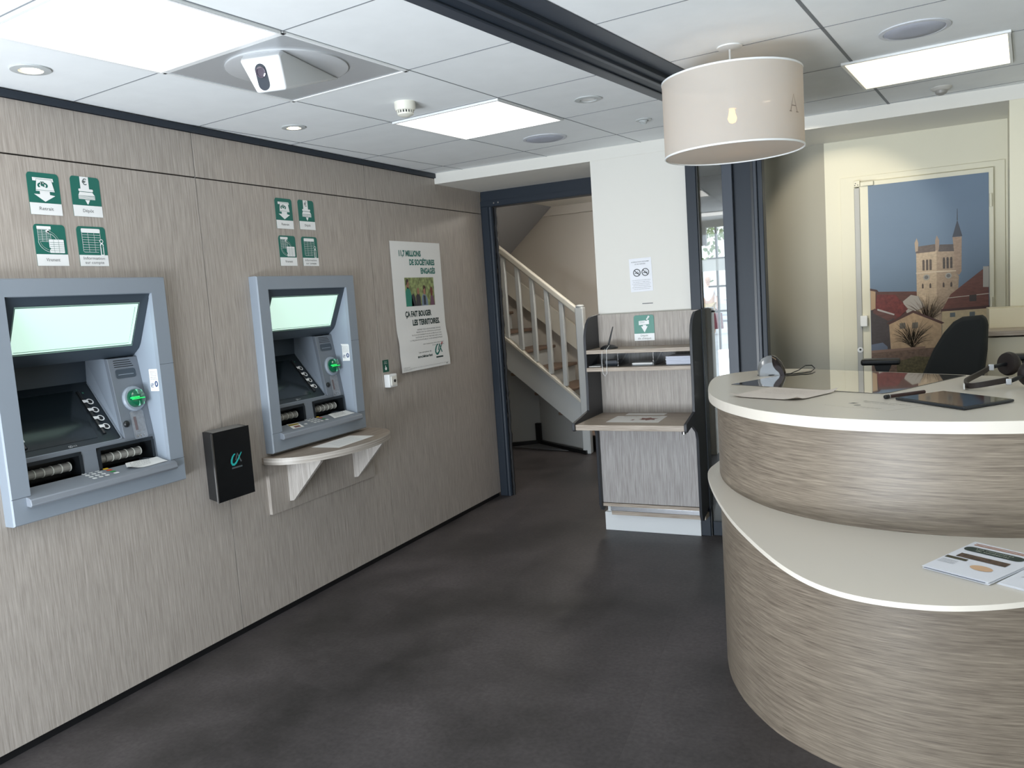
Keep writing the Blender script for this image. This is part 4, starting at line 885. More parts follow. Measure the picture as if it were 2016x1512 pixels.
for i in range(3): a = i*2.094+.4; wr.tube([(px, py, ztop_-.005), (px+pr*math.cos(a), py+pr*math.sin(a), ztop_-.005)], .002, 6)
wr.build('spider_wire', signw, t)
dif = MB(); dif.lathe([(0, 0), (pr*.985, 0), (pr*.985, .003), (0, .003)], (px, py, zbot+.004), n=72); dif.build('bottom_diffuser', shade_m, t)
MB().lathe([(0, 0), (.018, .002), (.02, .045), (.012, .055), (0, .056)], (px, py, 2.075), n=20).build('bulb_socket', signw, t, smooth=True)
MB().lathe([(0, -.020), (.011, -.016), (.017, -.002), (.012, .014), (.009, .030), (0, .032)], (px, py, 2.045), n=24).build('bulb', BULB, t, smooth=True)
aa = R(-24); lf_ = MB(); LT = Fr((px+(pr+.0015)*math.cos(aa), py+(pr+.0015)*math.sin(aa), 2.015), (-math.sin(aa), math.cos(aa), 0), (0, 0, 1)); 
lf_.stroke(LT, [(-.020, 0), (0, .058), (.020, 0)], .0035); lf_.stroke(LT, [(-.012, .020), (.012, .020)], .003)
for x in (-.020, .020): lf_.stroke(LT, [(x-.007, 0), (x+.007, 0)], .003)
lf_.build('shade_letter', mat('letter_taupe', (140, 128, 118), .6), t)

# ================================================================= CHEQUE COUNTER on the pillar
kx0, kx1 = -1.744, -1.116
t = thing('cheque_counter', 'laminate cheque deposit counter with dark side panels fixed to the pillar', 'counter', (-1.43, 4.64, .13)); KC = t
MB().box(kx0+.008, kx1, 4.642, 4.664, .66, 1.312).build('back_panel', wood_v, t, bevel=.001)
MB().prism([(kx0+.008, 4.560, .66), (kx1, 4.560, .66), (kx1, 4.560, .178), (kx0+.008, 4.560, .178)], (0, .02, 0)).build('lower_panel', laminate('laminate_lower_panel', (134, 128, 124), (186, 182, 180), (460, 460, 12), (150, 150, 5)), t, bevel=.001)
MB().box(kx0+.008, kx1, 4.556, 4.664, .155, .175).build('bottom_board', wood_x, t, bevel=.001)
MB().box(kx0+.055, kx1, 4.570, 4.664, .100, .128).build('bottom_board', wood_x, t, bevel=.001)
MB().box(kx0+.055, kx1+.002, 4.556, 4.570, .128, .156).build('metal_edge', chrome, t, bevel=.002)
for side, x, yf in (('L', kx0-.008, 4.425), ('R', kx1, 4.375)):
    yl = 4.53 if side == 'L' else 4.425
    pts = [(4.682, 1.316), (4.60, 1.312)]+[(yf+.14-.14*math.sin(R(a)), 1.312-.15+.15*math.cos(R(a))) for a in range(15, 91, 15)]+[(yf, .90), (yf-.008, .765), (4.182, .728), (4.176, .715), (4.180, .686), (4.192, .680), (yl-.12, .700), (yl-.02, .645), (yl, .60), (yl, .170), (yl+.02, .135), (yl+.045, .125), (yl+.07, .140), (4.66, .20), (4.682, .20)]
    MB().prism([(x, a, b) for a, b in pts], (.016, 0, 0)).build('side_panel', mat('anthracite_board', (52, 54, 58), .5), t, bevel=.002)
MB().box(kx1+.016, kx1+.021, 4.60, 4.68, .16, 1.316).build('side_trim', steel2, t, bevel=.001)
MB().box(kx0+.008, kx1, 4.42, 4.642, 1.095, 1.117).build('shelf', wood_x, t, bevel=.001)
MB().box(kx0+.008, kx1, 4.41, 4.642, .993, 1.015).build('shelf', wood_x, t, bevel=.001)
MB().box(kx0+.008, kx1, 4.190, 4.642, .686, .718).build('writing_top', wood_x, t, bevel=.002)
bl = MB().lathe([(.0, 0), (.012, 0), (.012, .012), (0, .014)], (kx1-.006, 4.20, .672), n=16); bl.build('knob', chrome, t, smooth=True)
MB().box(kx0-.06, kx0-.008, 4.50, 4.66, .66, .690).build('side_ledge', wood_x, t, bevel=.001)
MB().box(kx0-.06, kx0-.008, 4.51, 4.66, .650, .660).build('side_ledge_rail', steel, t)
for x in (-1.555, -1.345):
    MB().box(x-.002, x+.002, 4.45, 4.640, 1.0152, 1.0948).build('divider', acrylic, t)
fd = MB()
for x0, x1 in ((-1.73, -1.56), (-1.55, -1.35), (-1.34, -1.13)):
    fd.prism([(x0, 4.455, 1.0152), (x1, 4.455, 1.0152), (x1, 4.62, 1.080), (x0, 4.62, 1.080)], (0, 0, .002))
fd.build('sloped_insert', acrylic, t)
# pen stand
t = thing('pen_stand', 'black desk pen in round black holder on the cheque counter top shelf', 'pen', (-1.622, 4.50, 1.1175))
MB().lathe([(.052, 0), (.050, .008), (.035, .018), (.014, .024), (0, .025)], (-1.622, 4.50, 1.1172), n=32).build('base', black, t, smooth=True)
MB().tube([(-1.625, 4.50, 1.138), (-1.610, 4.50, 1.185), (-1.592, 4.50, 1.245)], [.0055, .005, .003], 10).build('pen', black, t, smooth=True)
MB().tube([(-1.630, 4.452, 1.120), (-1.632, 4.405, 1.108), (-1.634, 4.398, 1.05), (-1.630, 4.396, .985), (-1.618, 4.395, .968), (-1.606, 4.396, .985), (-1.605, 4.400, 1.06), (-1.604, 4.402, 1.120), (-1.606, 4.46, 1.14)], .0014, 6).build('chain', signw, t)
def stack(x0, x1, y0, y1, z, n, label, m=paper, dz=.0022, jit=.004):
    t = thing('paper_stack', label, 'paper', ((x0+x1)/2, (y0+y1)/2, z), 'stacks of slips on the counter shelf'); s_ = MB()
    for i in range(n):
        a = random.uniform(-jit, jit); b = random.uniform(-jit, jit); s_.box(x0+a, x1+a, y0+b, y1+b, z+i*dz, z+i*dz+dz*.8)
    s_.build('sheets', m, t); return t
stack(-1.475, -1.355, 4.47, 4.60, 1.0175, 7, 'low stack of white slips in the middle compartment of the cheque counter')
stack(-1.275, -1.128, 4.46, 4.60, 1.0175, 22, 'thick stack of white slips in the right compartment of the cheque counter', mat('slip_blue', (214, 218, 230), .6))
stack(-1.650, -1.575, 4.49, 4.60, 1.0175, 14, 'dark grey stack of cards in the left compartment of the cheque counter', mat('dark_card', (66, 70, 78), .5))
stack(-1.74+.01, -1.660, 4.44, 4.58, 1.0175, 2, 'two flat loose sheets at the left end of the lower shelf')
t = sheet('form_sheet', [(-1.59, 4.285), (-1.285, 4.283), (-1.296, 4.508), (-1.592, 4.502)], .7183, 'white printed form with brown drawing on the cheque counter writing top', 'paper', th=.0006)
KF = Fr((-1.59, 4.285, .7190), (1, 0, 0), (0, 1, 0)); k = MB(); text(k, KF, 'DEMANDEZ UN REÇU', .045, .190, .012, .0004, width=.09); text(k, KF, 'DANS LA CORBEILLE', .15, .190, .012, .0004, width=.11); k.build('lettering', ink, t)
k = MB(); k.poly(KF, mm([(160, 100), (172, 120), (168, 150), (190, 140), (215, 160), (232, 138), (268, 142), (250, 110), (262, 80), (236, 88), (215, 62), (205, 84), (178, 74), (185, 96)]), .0005); k.poly(KF, mm([(125, 60), (140, 66), (142, 96), (130, 92)]), .0005); k.build('drawing', mat('print_brown', (134, 96, 88), .6), t)
t = sheet('form_strip', [(-1.56, 4.545), (-1.325, 4.545), (-1.325, 4.612), (-1.56, 4.612)], .7183, 'narrow white strip of paper at the back of the writing top', 'paper')
# no smoking notice
t = thing('notice', 'white no smoking notice with two crossed-out circles on the pillar', 'notice', (-1.462, 4.6838, 1.44)); NF = Fr((-1.530, 4.6838, 1.435), (.999, 0, .02), (-.02, 0, 1)); NF.n = Vector((0, -1, 0))
NW, NH = .136, .196
nb_ = MB()
for i in range(8):
    f0, f1 = i/8, (i+1)/8; cu = lambda f: .001+.004*(f-.5)**2
    nb_.add([NF.p(NW*f0, 0, cu(f0)), NF.p(NW*f1, 0, cu(f1)), NF.p(NW*f1, NH, cu(f1)), NF.p(NW*f0, NH, cu(f0))], [(0, 1, 2, 3)])
nb_.build('sheet', mat('notice_paper', (236, 238, 244), .5), t, smooth=True)
k = MB(); text(k, NF, 'INTERDICTION DE FUMER', .068, .172, .0062, .003, align='C', width=.108); text(k, NF, 'ET DE VAPOTER', .068, .159, .0062, .003, align='C', width=.064)
for i, ln in enumerate(('Il est interdit de fumer ou de vapoter dans les', 'lieux affectés à un usage collectif', 'Les contrevenants s\'exposent à une amende de', '68 euros ou à des poursuites judiciaires', 'Pour plus d\'informations appelez le 39 89', 'Code de la santé publique article R 3512')): text(k, NF, ln, .068, .066-i*.0105, .0034, .003, align='C', width=.112 if i % 2 == 0 else .10)
k.build('lettering', greyink, t)
k = MB()
for cx in (.044, .096):
    k.ring(NF, cx, .112, .0205, .0042, .003, 30); k.stroke(NF, [(cx-.0145, .1265), (cx+.0145, .0975)], .004, .003); k.rect(NF, cx-.013, cx+.013, .108, .112, .003)
    k.stroke(NF, [(cx+.002, .116), (cx+.006, .120), (cx+.004, .124)], .0012, .003)
k.build('crossed_circles', ink, t)

# ================================================================= RECEPTION DESK
cxy = (.06, 3.185); rr = .80
front = [(cxy[0]+rr*math.cos(R(a)), cxy[1]+rr*math.sin(R(a))) for a in range(-4, -121, -4)]
left = [(-.420, 2.552), (-.512, 2.648), (-.600, 2.772), (-.670, 2.915), (-.714, 3.050), (-.742, 3.170), (-.763, 3.280), (-.779, 3.380), (-.788, 3.470), (-.787, 3.56), (-.764, 3.63), (-.722, 3.690), (-.690, 3.722), (-.640, 3.758), (-.580, 3.785), (-.520, 3.792), (-.465, 3.778), (-.425, 3.757)]
back = [(.166, 3.430), (.84, 3.055)]
rim = [p for p in front+left+back]
def cr_smooth(P, closed=False, n=4):
    out = []
    for i in range(len(P)-1):
        p0 = P[max(i-1, 0)]; p1 = P[i]; p2 = P[i+1]; p3 = P[min(i+2, len(P)-1)]
        for k_ in range(n):
            t_ = k_/n; out.append(tuple(.5*((2*p1[j])+(-p0[j]+p2[j])*t_+(2*p0[j]-5*p1[j]+4*p2[j]-p3[j])*t_**2+(-p0[j]+3*p1[j]-3*p2[j]+p3[j])*t_**3) for j in (0, 1)))
    out.append(P[-1]); return out
fl_ = cr_smooth(front[::2]+left, n=3)
rim = fl_+back
def offset(P, d):
    n_ = len(P); out = []; area_ = sum(P[i][0]*P[(i+1) % n_][1]-P[(i+1) % n_][0]*P[i][1] for i in range(n_)); sg_ = 1 if area_ > 0 else -1
    for i in range(n_):
        a = Vector(P[i-1]); b = Vector(P[i]); c = Vector(P[(i+1) % n_]); t1 = (b-a).normalized(); t2 = (c-b).normalized()
        n1 = Vector((t1.y, -t1.x))*sg_; n2 = Vector((t2.y, -t2.x))*sg_; m_ = (n1+n2)
        m_ = m_.normalized()/max(.5, m_.normalized().dot(n1)) if m_.length > 1e-6 else n1
        q_ = b+m_*d; out.append((q_.x, q_.y))
    return out
body = offset(rim, -.030)
t = thing('reception_desk', 'curved two-level reception desk with white tops and grey laminate body', 'desk', (.06, 3.2, FL))
def extr(P, z0, z1): return MB().prism([(x, y, z0) for x, y in P], (0, 0, z1-z0))
extr(body, FL, .722).build('lower_body', wood_h, t, smooth=True)
extr(offset(rim, -.031), .733, 1.018).build('upper_body', wood_h, t, smooth=True)
extr(rim, 1.017, 1.051).build('counter_top', topw, t, bevel=.0015, smooth=True)
shf = [(-.728, 3.40), (-.739, 3.25), (-.740, 3.109), (-.707, 2.961), (-.625, 2.714), (-.520, 2.450), (-.395, 2.200), (-.297, 2.040), (-.210, 1.947), (-.120, 1.901), (-.018, 1.889), (.079, 1.906), (.191, 1.963), (.29, 2.05), (.40, 2.19), (.50, 2.36), (.60, 2.56), (.70, 2.80), (.80, 3.02)]
shp = cr_smooth(shf, n=5)+[(.5, 3.2), (-.5, 3.5)]
extr(shp, .7205, .7335).build('lower_shelf', topw, t, bevel=.001, smooth=True)
# glass inset
g0 = Vector((-.666, 3.235)); g1 = Vector((-.107, 2.917)); g2 = Vector((.152, 3.405)); g3 = Vector((-.405, 3.722))
t = thing('glass_plate', 'dark mirror-like glass plate let into the white counter top', 'glass plate', (-.25, 3.32, 1.051))
gp_ = [g0, g1*.93+g0*.07, g1*.985+g0*.015+(g2-g1)*.015, g1+(g2-g1)*.07, g2, g3]
MB().prism([(p.x, p.y, 1.0512) for p in gp_], (0, 0, .0022)).build('glass_sheet', inset_m, t)
# card reader
t = thing('cheque_scanner', 'silver and dark chrome desktop device with cable at back left of counter', 'device', (-.558, 3.55, 1.052))
O = Vector((-.558, 3.548, 1.0515)); ud = Vector((.98, .17, 0)).normalized()
sil = mat('silver_plastic', (176, 180, 184), .22, metal=.5); drk = mat('dark_chrome', (62, 56, 56), .08, metal=.7)
def blob(prof, y0, y1, m_, name, sc=1):
    vd = Vector((-.17, .98, 0)).normalized(); m2 = MB(); n_ = len(prof); N = 8; vs = []; fs = []
    for j in range(N+1):
        s = j/N; f = math.sqrt(max(.0, 1-(2*s-1)**2*.55)); 
        for a, b in prof: vs.append(O+ud*(a*(.55+.45*f))+vd*(y0+(y1-y0)*s)+Vector((0, 0, b*(f if b > .002 else 1))))
    for j in range(N):
        for i in range(n_): fs.append((j*n_+i, j*n_+(i+1) % n_, (j+1)*n_+(i+1) % n_, (j+1)*n_+i))
    fs += [tuple(range(n_)), tuple(range(N*n_, (N+1)*n_))]; m2.add(vs, fs); return m2.build(name, m_, t, smooth=True)
blob([(-.058, 0), (-.060, .02), (-.055, .048), (-.042, .070), (-.020, .082), (0, .085), (.004, .060), (.014, .040), (.030, .020), (.036, 0)], -.038, .038, sil, 'silver_shell')
blob([(-.030, .001), (-.028, .055), (-.018, .078), (0, .0865), (.018, .078), (.038, .056), (.050, .030), (.056, .008), (.056, 0)], -.034, .040, drk, 'dark_shell')
MB().tube([O+V(-.055, -.03, .004), O+V(0, -.04, .004), O+V(.075, -.01, .006), O+V(.10, .07, .012), O+V(.115, .15, .022), O+V(.14, .17, .020), O+V(.155, .14, .010), O+V(.150, .04, .006), O+V(.12, .01, .005), O+V(.06, -.03, .005)], .0022, 8).build('cable', black, t, smooth=True)
# papers on the counter
t = thing('paper_sheet', 'thin white printed sheet with curled corners on the counter in front of glass', 'paper', (-.43, 2.95, 1.052)); pc = [Vector((-.600, 2.880)), Vector((-.360, 2.765)), Vector((-.252, 2.990)), Vector((-.500, 3.125))]
def ph_(s, q):
    h = .0012
    for (cs_, cq) in ((1, 1), (1, 0), (0, 0)): h += .012*max(0, 1-math.hypot(s-cs_, q-cq)/.22)**2
    return h
m_ = MB(); N = 16
def pp(s, q, dh=0):
    P_ = (1-s)*((1-q)*pc[0]+q*pc[3])+s*((1-q)*pc[1]+q*pc[2]); return Vector((P_.x, P_.y, 1.0535+ph_(s, q)+dh))
for i in range(N):
    for j in range(N): m_.add([pp(i/N, j/N), pp((i+1)/N, j/N), pp((i+1)/N, (j+1)/N), pp(i/N, (j+1)/N)], [(0, 1, 2, 3)])
m_.build('sheet', mat('warm_paper', (226, 216, 208), .6), t, smooth=True)
class PFr:
    def p(s, a, b, c=0): return pp(a/.26, b/.25, .0006+c)
k = MB()
for i, ln in enumerate(('Madame, Monsieur, cher client, votre agence vous accueille', 'du mardi au samedi sur rendez-vous ou en libre service', 'Pour toute question concernant vos comptes', 'vos conseillers sont à votre disposition')): text(k, PFr(), ln, .05, .19-i*.026, .007, 0, width=(.16, .15, .15, .12)[i])
k.build('lettering', mat('faint_ink', (164, 152, 146), .6), t)
t = sheet('printed_sheet', [(-.268, 2.690), (-.090, 2.560), (.050, 2.700), (-.110, 2.825)], 1.0512, 'white sheet with grey print lying beside the tablet on the counter', 'paper', topw, th=.0005)
SF2 = Fr((-.268, 2.690, 1.0520), (.178, -.13, 0), (.15, .16, 0)); k = MB(); text(k, SF2, 'Bienvenue dans votre agence', .03, .120, .012, 0, width=.165); text(k, SF2, 'Nous vous accueillons', .05, .100, .009, 0, width=.11); k.poly(SF2, mm([(30, 60), (52, 60), (52, 82), (30, 82)]), 0); k.disc(SF2, .080, .045, .010); text(k, SF2, 'credit-agricole.fr', .10, .020, .009, 0, width=.085); k.build('lettering', mat('print_grey', (136, 134, 128), .6), t)
# tablet and stylus
t = thing('tablet', 'black tablet lying flat on the right of the counter', 'tablet', (.088, 2.75, 1.052)); c4 = [(-.070, 2.775), (.110, 2.568), (.244, 2.728), (.066, 2.928)]
MB().prism([(x, y, 1.0525) for x, y in c4], (0, 0, .008)).build('casing', mat('tablet_case', (32, 38, 46), .3), t, bevel=.003)
MB().prism([(x, y, 1.0606) for x, y in offset(c4, -.006)], (0, 0, .0006)).build('screen', mat('tablet_glass', (18, 22, 26), .06, spec=.8), t)
t = thing('stylus', 'dark brown stylus lying beside the tablet edge', 'stylus', (-.04, 2.86, 1.052)); MB().tube([(-.098, 2.802, 1.0585), (.012, 2.920, 1.0585)], .0060, 12).build('barrel', mat('dark_brown', (58, 34, 34), .35), t, smooth=True)
MB().lathe([(0, -.004), (.006, 0), (.0072, .004), (.0068, .012)], (-.100, 2.800, 1.0588), (.68, .73, 0), 16).build('tip', black, t, smooth=True); MB().lathe([(.0070, .0), (.0070, .003)], (-.090, 2.811, 1.0588), (.68, .73, 0), 16).build('ring', chrome, t)
# headphones
t = thing('headphones', 'dark brown headphones with round ear cups lying on the counter at right edge', 'headphones', (.23, 3.12, 1.052))
hb = [(.252, 3.020, .026), (.205, 2.990, .020), (.165, 2.985, .012), (.142, 3.010, .010), (.135, 3.075, .010), (.142, 3.150, .013), (.170, 3.230, .022), (.205, 3.300, .034), (.225, 3.340, .042)]
hb = cr_smooth([(a, b) for a, b, c in hb], n=5); hz = [.030, .025, .019, .014, .012, .012, .014, .020, .030, .040]
def bz(i): f = i/(len(hb)-1)*(len(hz)-1); k_ = min(int(f), len(hz)-2); return hz[k_]+(hz[k_+1]-hz[k_])*(f-k_)
bnd = MB(); vs = []; fs = []
for i, (x, y) in enumerate(hb):
    a = Vector(hb[max(i-1, 0)]); b = Vector(hb[min(i+1, len(hb)-1)]); tt = (b-a).normalized(); nn = Vector((tt.y, -tt.x)); z = 1.0525+bz(i)-.010
    for du, dz_ in ((-.004, 0), (.004, 0), (.004, .018), (-.004, .018)): vs.append((x+nn.x*du, y+nn.y*du, z+dz_))
for i in range(len(hb)-1):
    for j in range(4): fs.append((i*4+j, i*4+(j+1) % 4, (i+1)*4+(j+1) % 4, (i+1)*4+j))
fs += [(0, 1, 2, 3), tuple(range(len(vs)-4, len(vs)))]; bnd.add(vs, fs); bnd.build('headband', mat('headphone_brown', (44, 36, 34), .55), t, bevel=.001)
MB().box(.1265, .1300, 2.998, 3.030, 1.054, 1.071).build('white_label', paper, t)
MB().box(.218, .236, 3.322, 3.345, 1.078, 1.100).build('slider', chrome, t, bevel=.002); MB().box(.245, .262, 3.008, 3.028, 1.066, 1.086).build('slider', chrome, t, bevel=.002)
for yk in ([(.236, 3.340, 1.090), (.262, 3.362, 1.094), (.288, 3.385, 1.0945)], [(.262, 3.022, 1.078), (.292, 3.045, 1.088), (.322, 3.070, 1.0945)]): MB().tube([Vector(a) for a in yk], .007, 8).build('yoke', black, t)
for c, ax_ in (((.288, 3.385, 1.0945), (-.75, -.62, .12)), ((.322, 3.070, 1.0945), (-.6, .75, .12))):
    e_ = MB().lathe([(0, -.018), (.034, -.016), (.041, -.004), (.043, .006), (.038, .018), (.018, .020), (0, .014)], c, ax_, 32).build('ear_cup', mat('headphone_pad', (34, 26, 26), .5), t, smooth=True)
# booklets on the low shelf
def booklet(cor, z, n, label, kind_):
    t = thing('booklet', label, 'booklet', (sum(c[0] for c in cor)/4, sum(c[1] for c in cor)/4, z), 'printed booklets on the desk shelf'); 
    for i in range(n):
        d_ = random.uniform(-.003, .003)
        MB().prism([(x+d_, y-d_*.5, z+i*.0016) for x, y in cor], (0, 0, .0013)).build('page', mat('page_white', (232, 234, 240), .5), t)
    o = Vector((*cor[0], z+n*.0016)); u = Vector((cor[1][0]-cor[0][0], cor[1][1]-cor[0][1], 0)); v = Vector((cor[3][0]-cor[0][0], cor[3][1]-cor[0][1], 0))
    fr = Fr(o, u, v); return t, fr, u.length, v.length
cor = [(0.0, 2.130), (.133, 2.045), (.262, 2.255), (.122, 2.352)]
t, fr, W_, H_ = booklet(cor, .7340, 5, 'stack of white brochures with dark green oval print on the low desk shelf', 0)
o_ = mat('orange_print', (176, 110, 70), .5); k = MB()
k.stroke(fr, [(.012, H_*.93), (.135, H_*.93)], .004, .0006); k.stroke(fr, [(.012, H_*.89), (.135, H_*.89)], .005, .0006); k.build('orange_lines', o_, t)
k = MB(); k.poly(fr, rrect(.006, .148, H_*.68, H_*.82, .016), .0006); k.build('oval_banner', mat('banner_green', (38, 58, 54), .4), t)
k = MB(); text(k, fr, 'Les rencontres', .077, H_*.765, .009, .001, align='C', width=.09); text(k, fr, 'du sociétariat', .077, H_*.71, .009, .001, align='C', width=.08); k.build('banner_lettering', mat('pale_print', (200, 206, 190), .5), t)
k = MB(); k.rect(fr, .020, .138, H_*.46, H_*.58, .0006); k.build('photo_strip', mat('strip_brown', (84, 68, 56), .5, noise=(90, .6)), t)
k = MB(); k.rect(fr, .004, .056, H_*.37, H_*.43, .0006); k.build('dark_caption', mat('cap_olive', (70, 68, 50), .5), t)
k = MB()
for i in range(4): k.rect(fr, .006, .046, H_*(.31-.03*i), H_*(.315-.03*i), .0006)
k.build('text_lines', greyink, t)
k = MB(); k.disc(fr, .105, H_*.28, .026, .0006, 20, .018); k.build('orange_blot', mat('pale_orange', (214, 176, 140), .5), t)
k = MB(); k.rect(fr, .004, .15, -.0045, .0015, -.0032); k.build('dark_edge', mat('edge_navy', (60, 70, 90), .5), t)
cor = [(.150, 2.060), (.290, 1.965), (.420, 2.175), (.272, 2.270)]
t, fr, W_, H_ = booklet(cor, .7340, 3, 'white leaflet lying against the brochure stack, cut by the right photo edge', 1)
k = MB(); text(k, fr, 'Agence', .02, H_*.27, .010, .0006, width=.05); text(k, fr, 'locale', .08, H_*.27, .008, .0006, width=.03); k.build('lettering', greyink, t); k = MB(); k.disc(fr, .10, H_*.42, .02, .0006); k.build('teal_blot', mat('blot_teal', (40, 90, 96), .5), t); k = MB(); k.rect(fr, .02, .05, H_*.85, H_*.87, .0006); k.build('dark_mark', ink, t)
# floor strip of light shelf etc. : low cabinet at the right behind the desk
t = thing('back_cabinet', 'cream low cabinet with a thin grey ledge at right behind the desk', 'cabinet', (1.1, 4.4, FL))
MB().box(.300, 2.4, 4.50, 4.683, 1.150, 1.243).build('upstand', mat('cabinet_cream', (222, 212, 184), .5), t, bevel=.001)
MB().box(.278, 2.4, 4.28, 4.683, 1.128, 1.150).build('ledge', wood_x, t, bevel=.001)
MB().box(.279, 2.4, 4.30, 4.683, FL, 1.120).build('cabinet_body', mat('cabinet_front', (206, 198, 176), .5), t, bevel=.001)
# office chair
t = thing('office_chair', 'black office chair with tall curved backrest behind the reception desk', 'chair', (.12, 4.2, FL))
fab = mat('black_fabric', (30, 33, 34), .85)
bp_ = [(-.05, .62), (-.035, .80), (.002, .97), (.050, 1.09), (.092, 1.165), (.130, 1.212), (.165, 1.232), (.236, 1.236), (.252, 1.226), (.258, 1.19), (.255, 1.08), (.240, .95), (.215, .80), (.19, .62)]
MB().prism([(a, 4.10+.10*(1.0-b), b) for a, b in bp_], (.02, .060, 0)).build('backrest', fab, t, bevel=.018)
MB().prism([(-.18, 3.93, .47), (.26, 3.93, .47), (.30, 4.10, .47), (.26, 4.28, .47), (-.18, 4.28, .47)], (0, 0, .08)).build('seat', fab, t, bevel=.02)
for x0, yy in ((-.243, 4.08), (.34, 4.14)):
    MB().box(x0, x0+.165, yy-.035, yy+.035, 1.030, 1.058).build('armrest', black, t, bevel=.010)
    MB().prism([(x0+.055, yy-.012, 1.032), (x0+.130, yy-.012, 1.032), (x0+.105, yy-.012, .97), (x0+.105, yy-.012, .52), (x0+.070, yy-.012, .52), (x0+.072, yy-.012, .97)], (0, .03, 0)).build('armrest_post', black, t, bevel=.003)
MB().tube([(.05, 4.10, FL+.09), (.05, 4.10, .47)], .028, 16).build('gas_column', black, t, smooth=True)
for i in range(5):
    a = i*1.2566+.3; e = (.05+.30*math.cos(a), 4.10+.30*math.sin(a)); MB().tube([(.05, 4.10, FL+.10), (e[0], e[1], FL+.06)], [.022, .014], 8).build('base_arm', black, t)
    MB().lathe([(.0, -.012), (.022, -.012), (.024, 0), (.022, .012), (0, .012)], (e[0], e[1], FL+.024), (math.sin(a), -math.cos(a), 0), 14).build('castor', black, t, smooth=True)
MB().prism([(.10, 4.155, .5), (.16, 4.155, .5), (.16, 4.12, .95), (.10, 4.12, .95)], (0, .02, 0)).build('back_support', black, t)

# ================================================================= ALCOVE DOOR with mural
d = thing('door_2', None, None, (0, 5.24, FL), kind='structure'); Yw = 5.244
MB().box(-.402, .428, Yw-.012, Yw, FL, 2.012).build('door_surround', cream, d, bevel=.001)
MB().box(-.300, .372, Yw-.042, Yw-.010, FL+.005, 1.975).build('door_leaf', cream, d, bevel=.002)
MB().box(-.3265, -.296, Yw-.050, Yw-.010, FL+.05, 1.945).build('lock_bar', mat('bar_grey', (176, 176, 172), .4), d, bevel=.004)
MB().box(-.327, -.294, Yw-.052, Yw-.010, 1.950, 1.985).build('bar_bracket', cream, d, bevel=.002)
MB().box(-.292, -.222, Yw-.058, Yw-.010, 1.950, 1.975).build('closer_arm', cream, d, bevel=.004)
kk = MB(); DF = Fr((0, Yw-.0525, 0), (1, 0, 0), (0, 0, 1))
for a, b in ((-.317, 1.970), (-.320, 1.959), (-.304, 1.960)): kk.disc(DF, a, b, .0028, .0004)
kk.build('screw_head', ink, d)
MB().box(-.307, -.268, Yw-.075, Yw-.040, 1.143, 1.207).build('door_handle', signw, d, bevel=.004)
hl = MB().lathe([(.016, 0), (.016, .004), (0, .006)], (-.311, Yw-.050, 1.006), (0, -1, 0), 20); hl.build('lock_plate', signw, d); MB().lathe([(.006, .006), (0, .0075)], (-.311, Yw-.050, 1.008), (0, -1, 0), 12).build('lock_cylinder', ink, d)
for z in (1.80, 1.24, .3): MB().tube([(.358, Yw-.052, z-.035), (.358, Yw-.052, z+.035)], .007, 10).build('hinge', cream, d)
mu = thing('mural_panel', 'large printed panel of a church tower above village roofs on the door', 'picture', (.05, Yw-.043, .35))
MY = Yw-.0425; MF = Fr((0, MY, 0), (1, 0, 0), (0, 0, 1)); 
MB().box(-.252, .349, MY-.003, MY, .20, 1.950).build('panel_sheet', mat('print_sky', (102, 122, 144), .45, noise=((3, 3, 5), .03)), mu)
lay = [0]
def pr_(pts, rgb, name, nz=None):
    lay[0] += 1; m_ = MB(); m_.poly(MF, pts, .0032+.00015*lay[0]); nm = 'printed_'+name
    return m_.build(nm, mat('mural_%s_%d' % (name, lay[0]), rgb, .5, noise=nz), mu)
def twigs(x, z, wd, ht, rgb, n):         # a leafless tree printed as fine twigs
    lay[0] += 1; m_ = MB(); rs = random.Random(int(n+x*1000))
    for i in range(n):
        a = rs.gauss(0, .55); h0 = rs.uniform(0, .45)*ht; L = rs.uniform(.25, .55)*ht; x0 = x+math.sin(a)*h0*.9; z0 = z+h0
        m_.stroke(MF, [(x0, z0), (x0+math.sin(a)*L*.5+rs.gauss(0, .003), z0+math.cos(a)*L*.5), (max(x-wd, min(x+wd, x0+math.sin(a*1.3)*L)), z0+math.cos(a*1.2)*L)], [.0022, .0014, .0006], .0032+.00015*lay[0])
    m_.build('printed_bare_tree', mat('mural_twigs_%d' % lay[0], rgb, .6), mu)
st_n = ((70, 70, 110), .14)
pr_([(-.250, 1.225), (-.22, 1.341), (-.012, 1.330), (.045, 1.26), (-.02, 1.10), (-.25, 1.10)], (92, 58, 50), 'roof', ((20, 20, 90), .2))
pr_([(-.009, 1.547), (.094, 1.556), (.090, 1.13), (-.009, 1.20)], (188, 168, 144), 'tower', st_n)
pr_([(.094, 1.556), (.188, 1.540), (.185, 1.426), (.203, 1.400), (.199, 1.343), (.199, 1.15), (.090, 1.13)], (164, 144, 124), 'tower', st_n)
pr_([(-.004, 1.581), (.088, 1.588), (.088, 1.548), (-.012, 1.543)], (104, 92, 86), 'parapet', st_n)
pr_([(.109, 1.583), (.183, 1.579), (.187, 1.540), (.102, 1.545)], (88, 80, 78), 'parapet', st_n)
pr_([(-.016, 1.603), (-.005, 1.629), (.003, 1.601), (.0, 1.556), (-.013, 1.553)], (176, 156, 136), 'pinnacle')
pr_([(.087, 1.607), (.096, 1.636), (.108, 1.606), (.105, 1.555), (.088, 1.552)], (150, 132, 118), 'pinnacle')
pr_([(.173, 1.618), (.218, 1.618), (.215, 1.427), (.203, 1.406), (.183, 1.426), (.180, 1.54)], (158, 136, 118), 'turret', st_n)
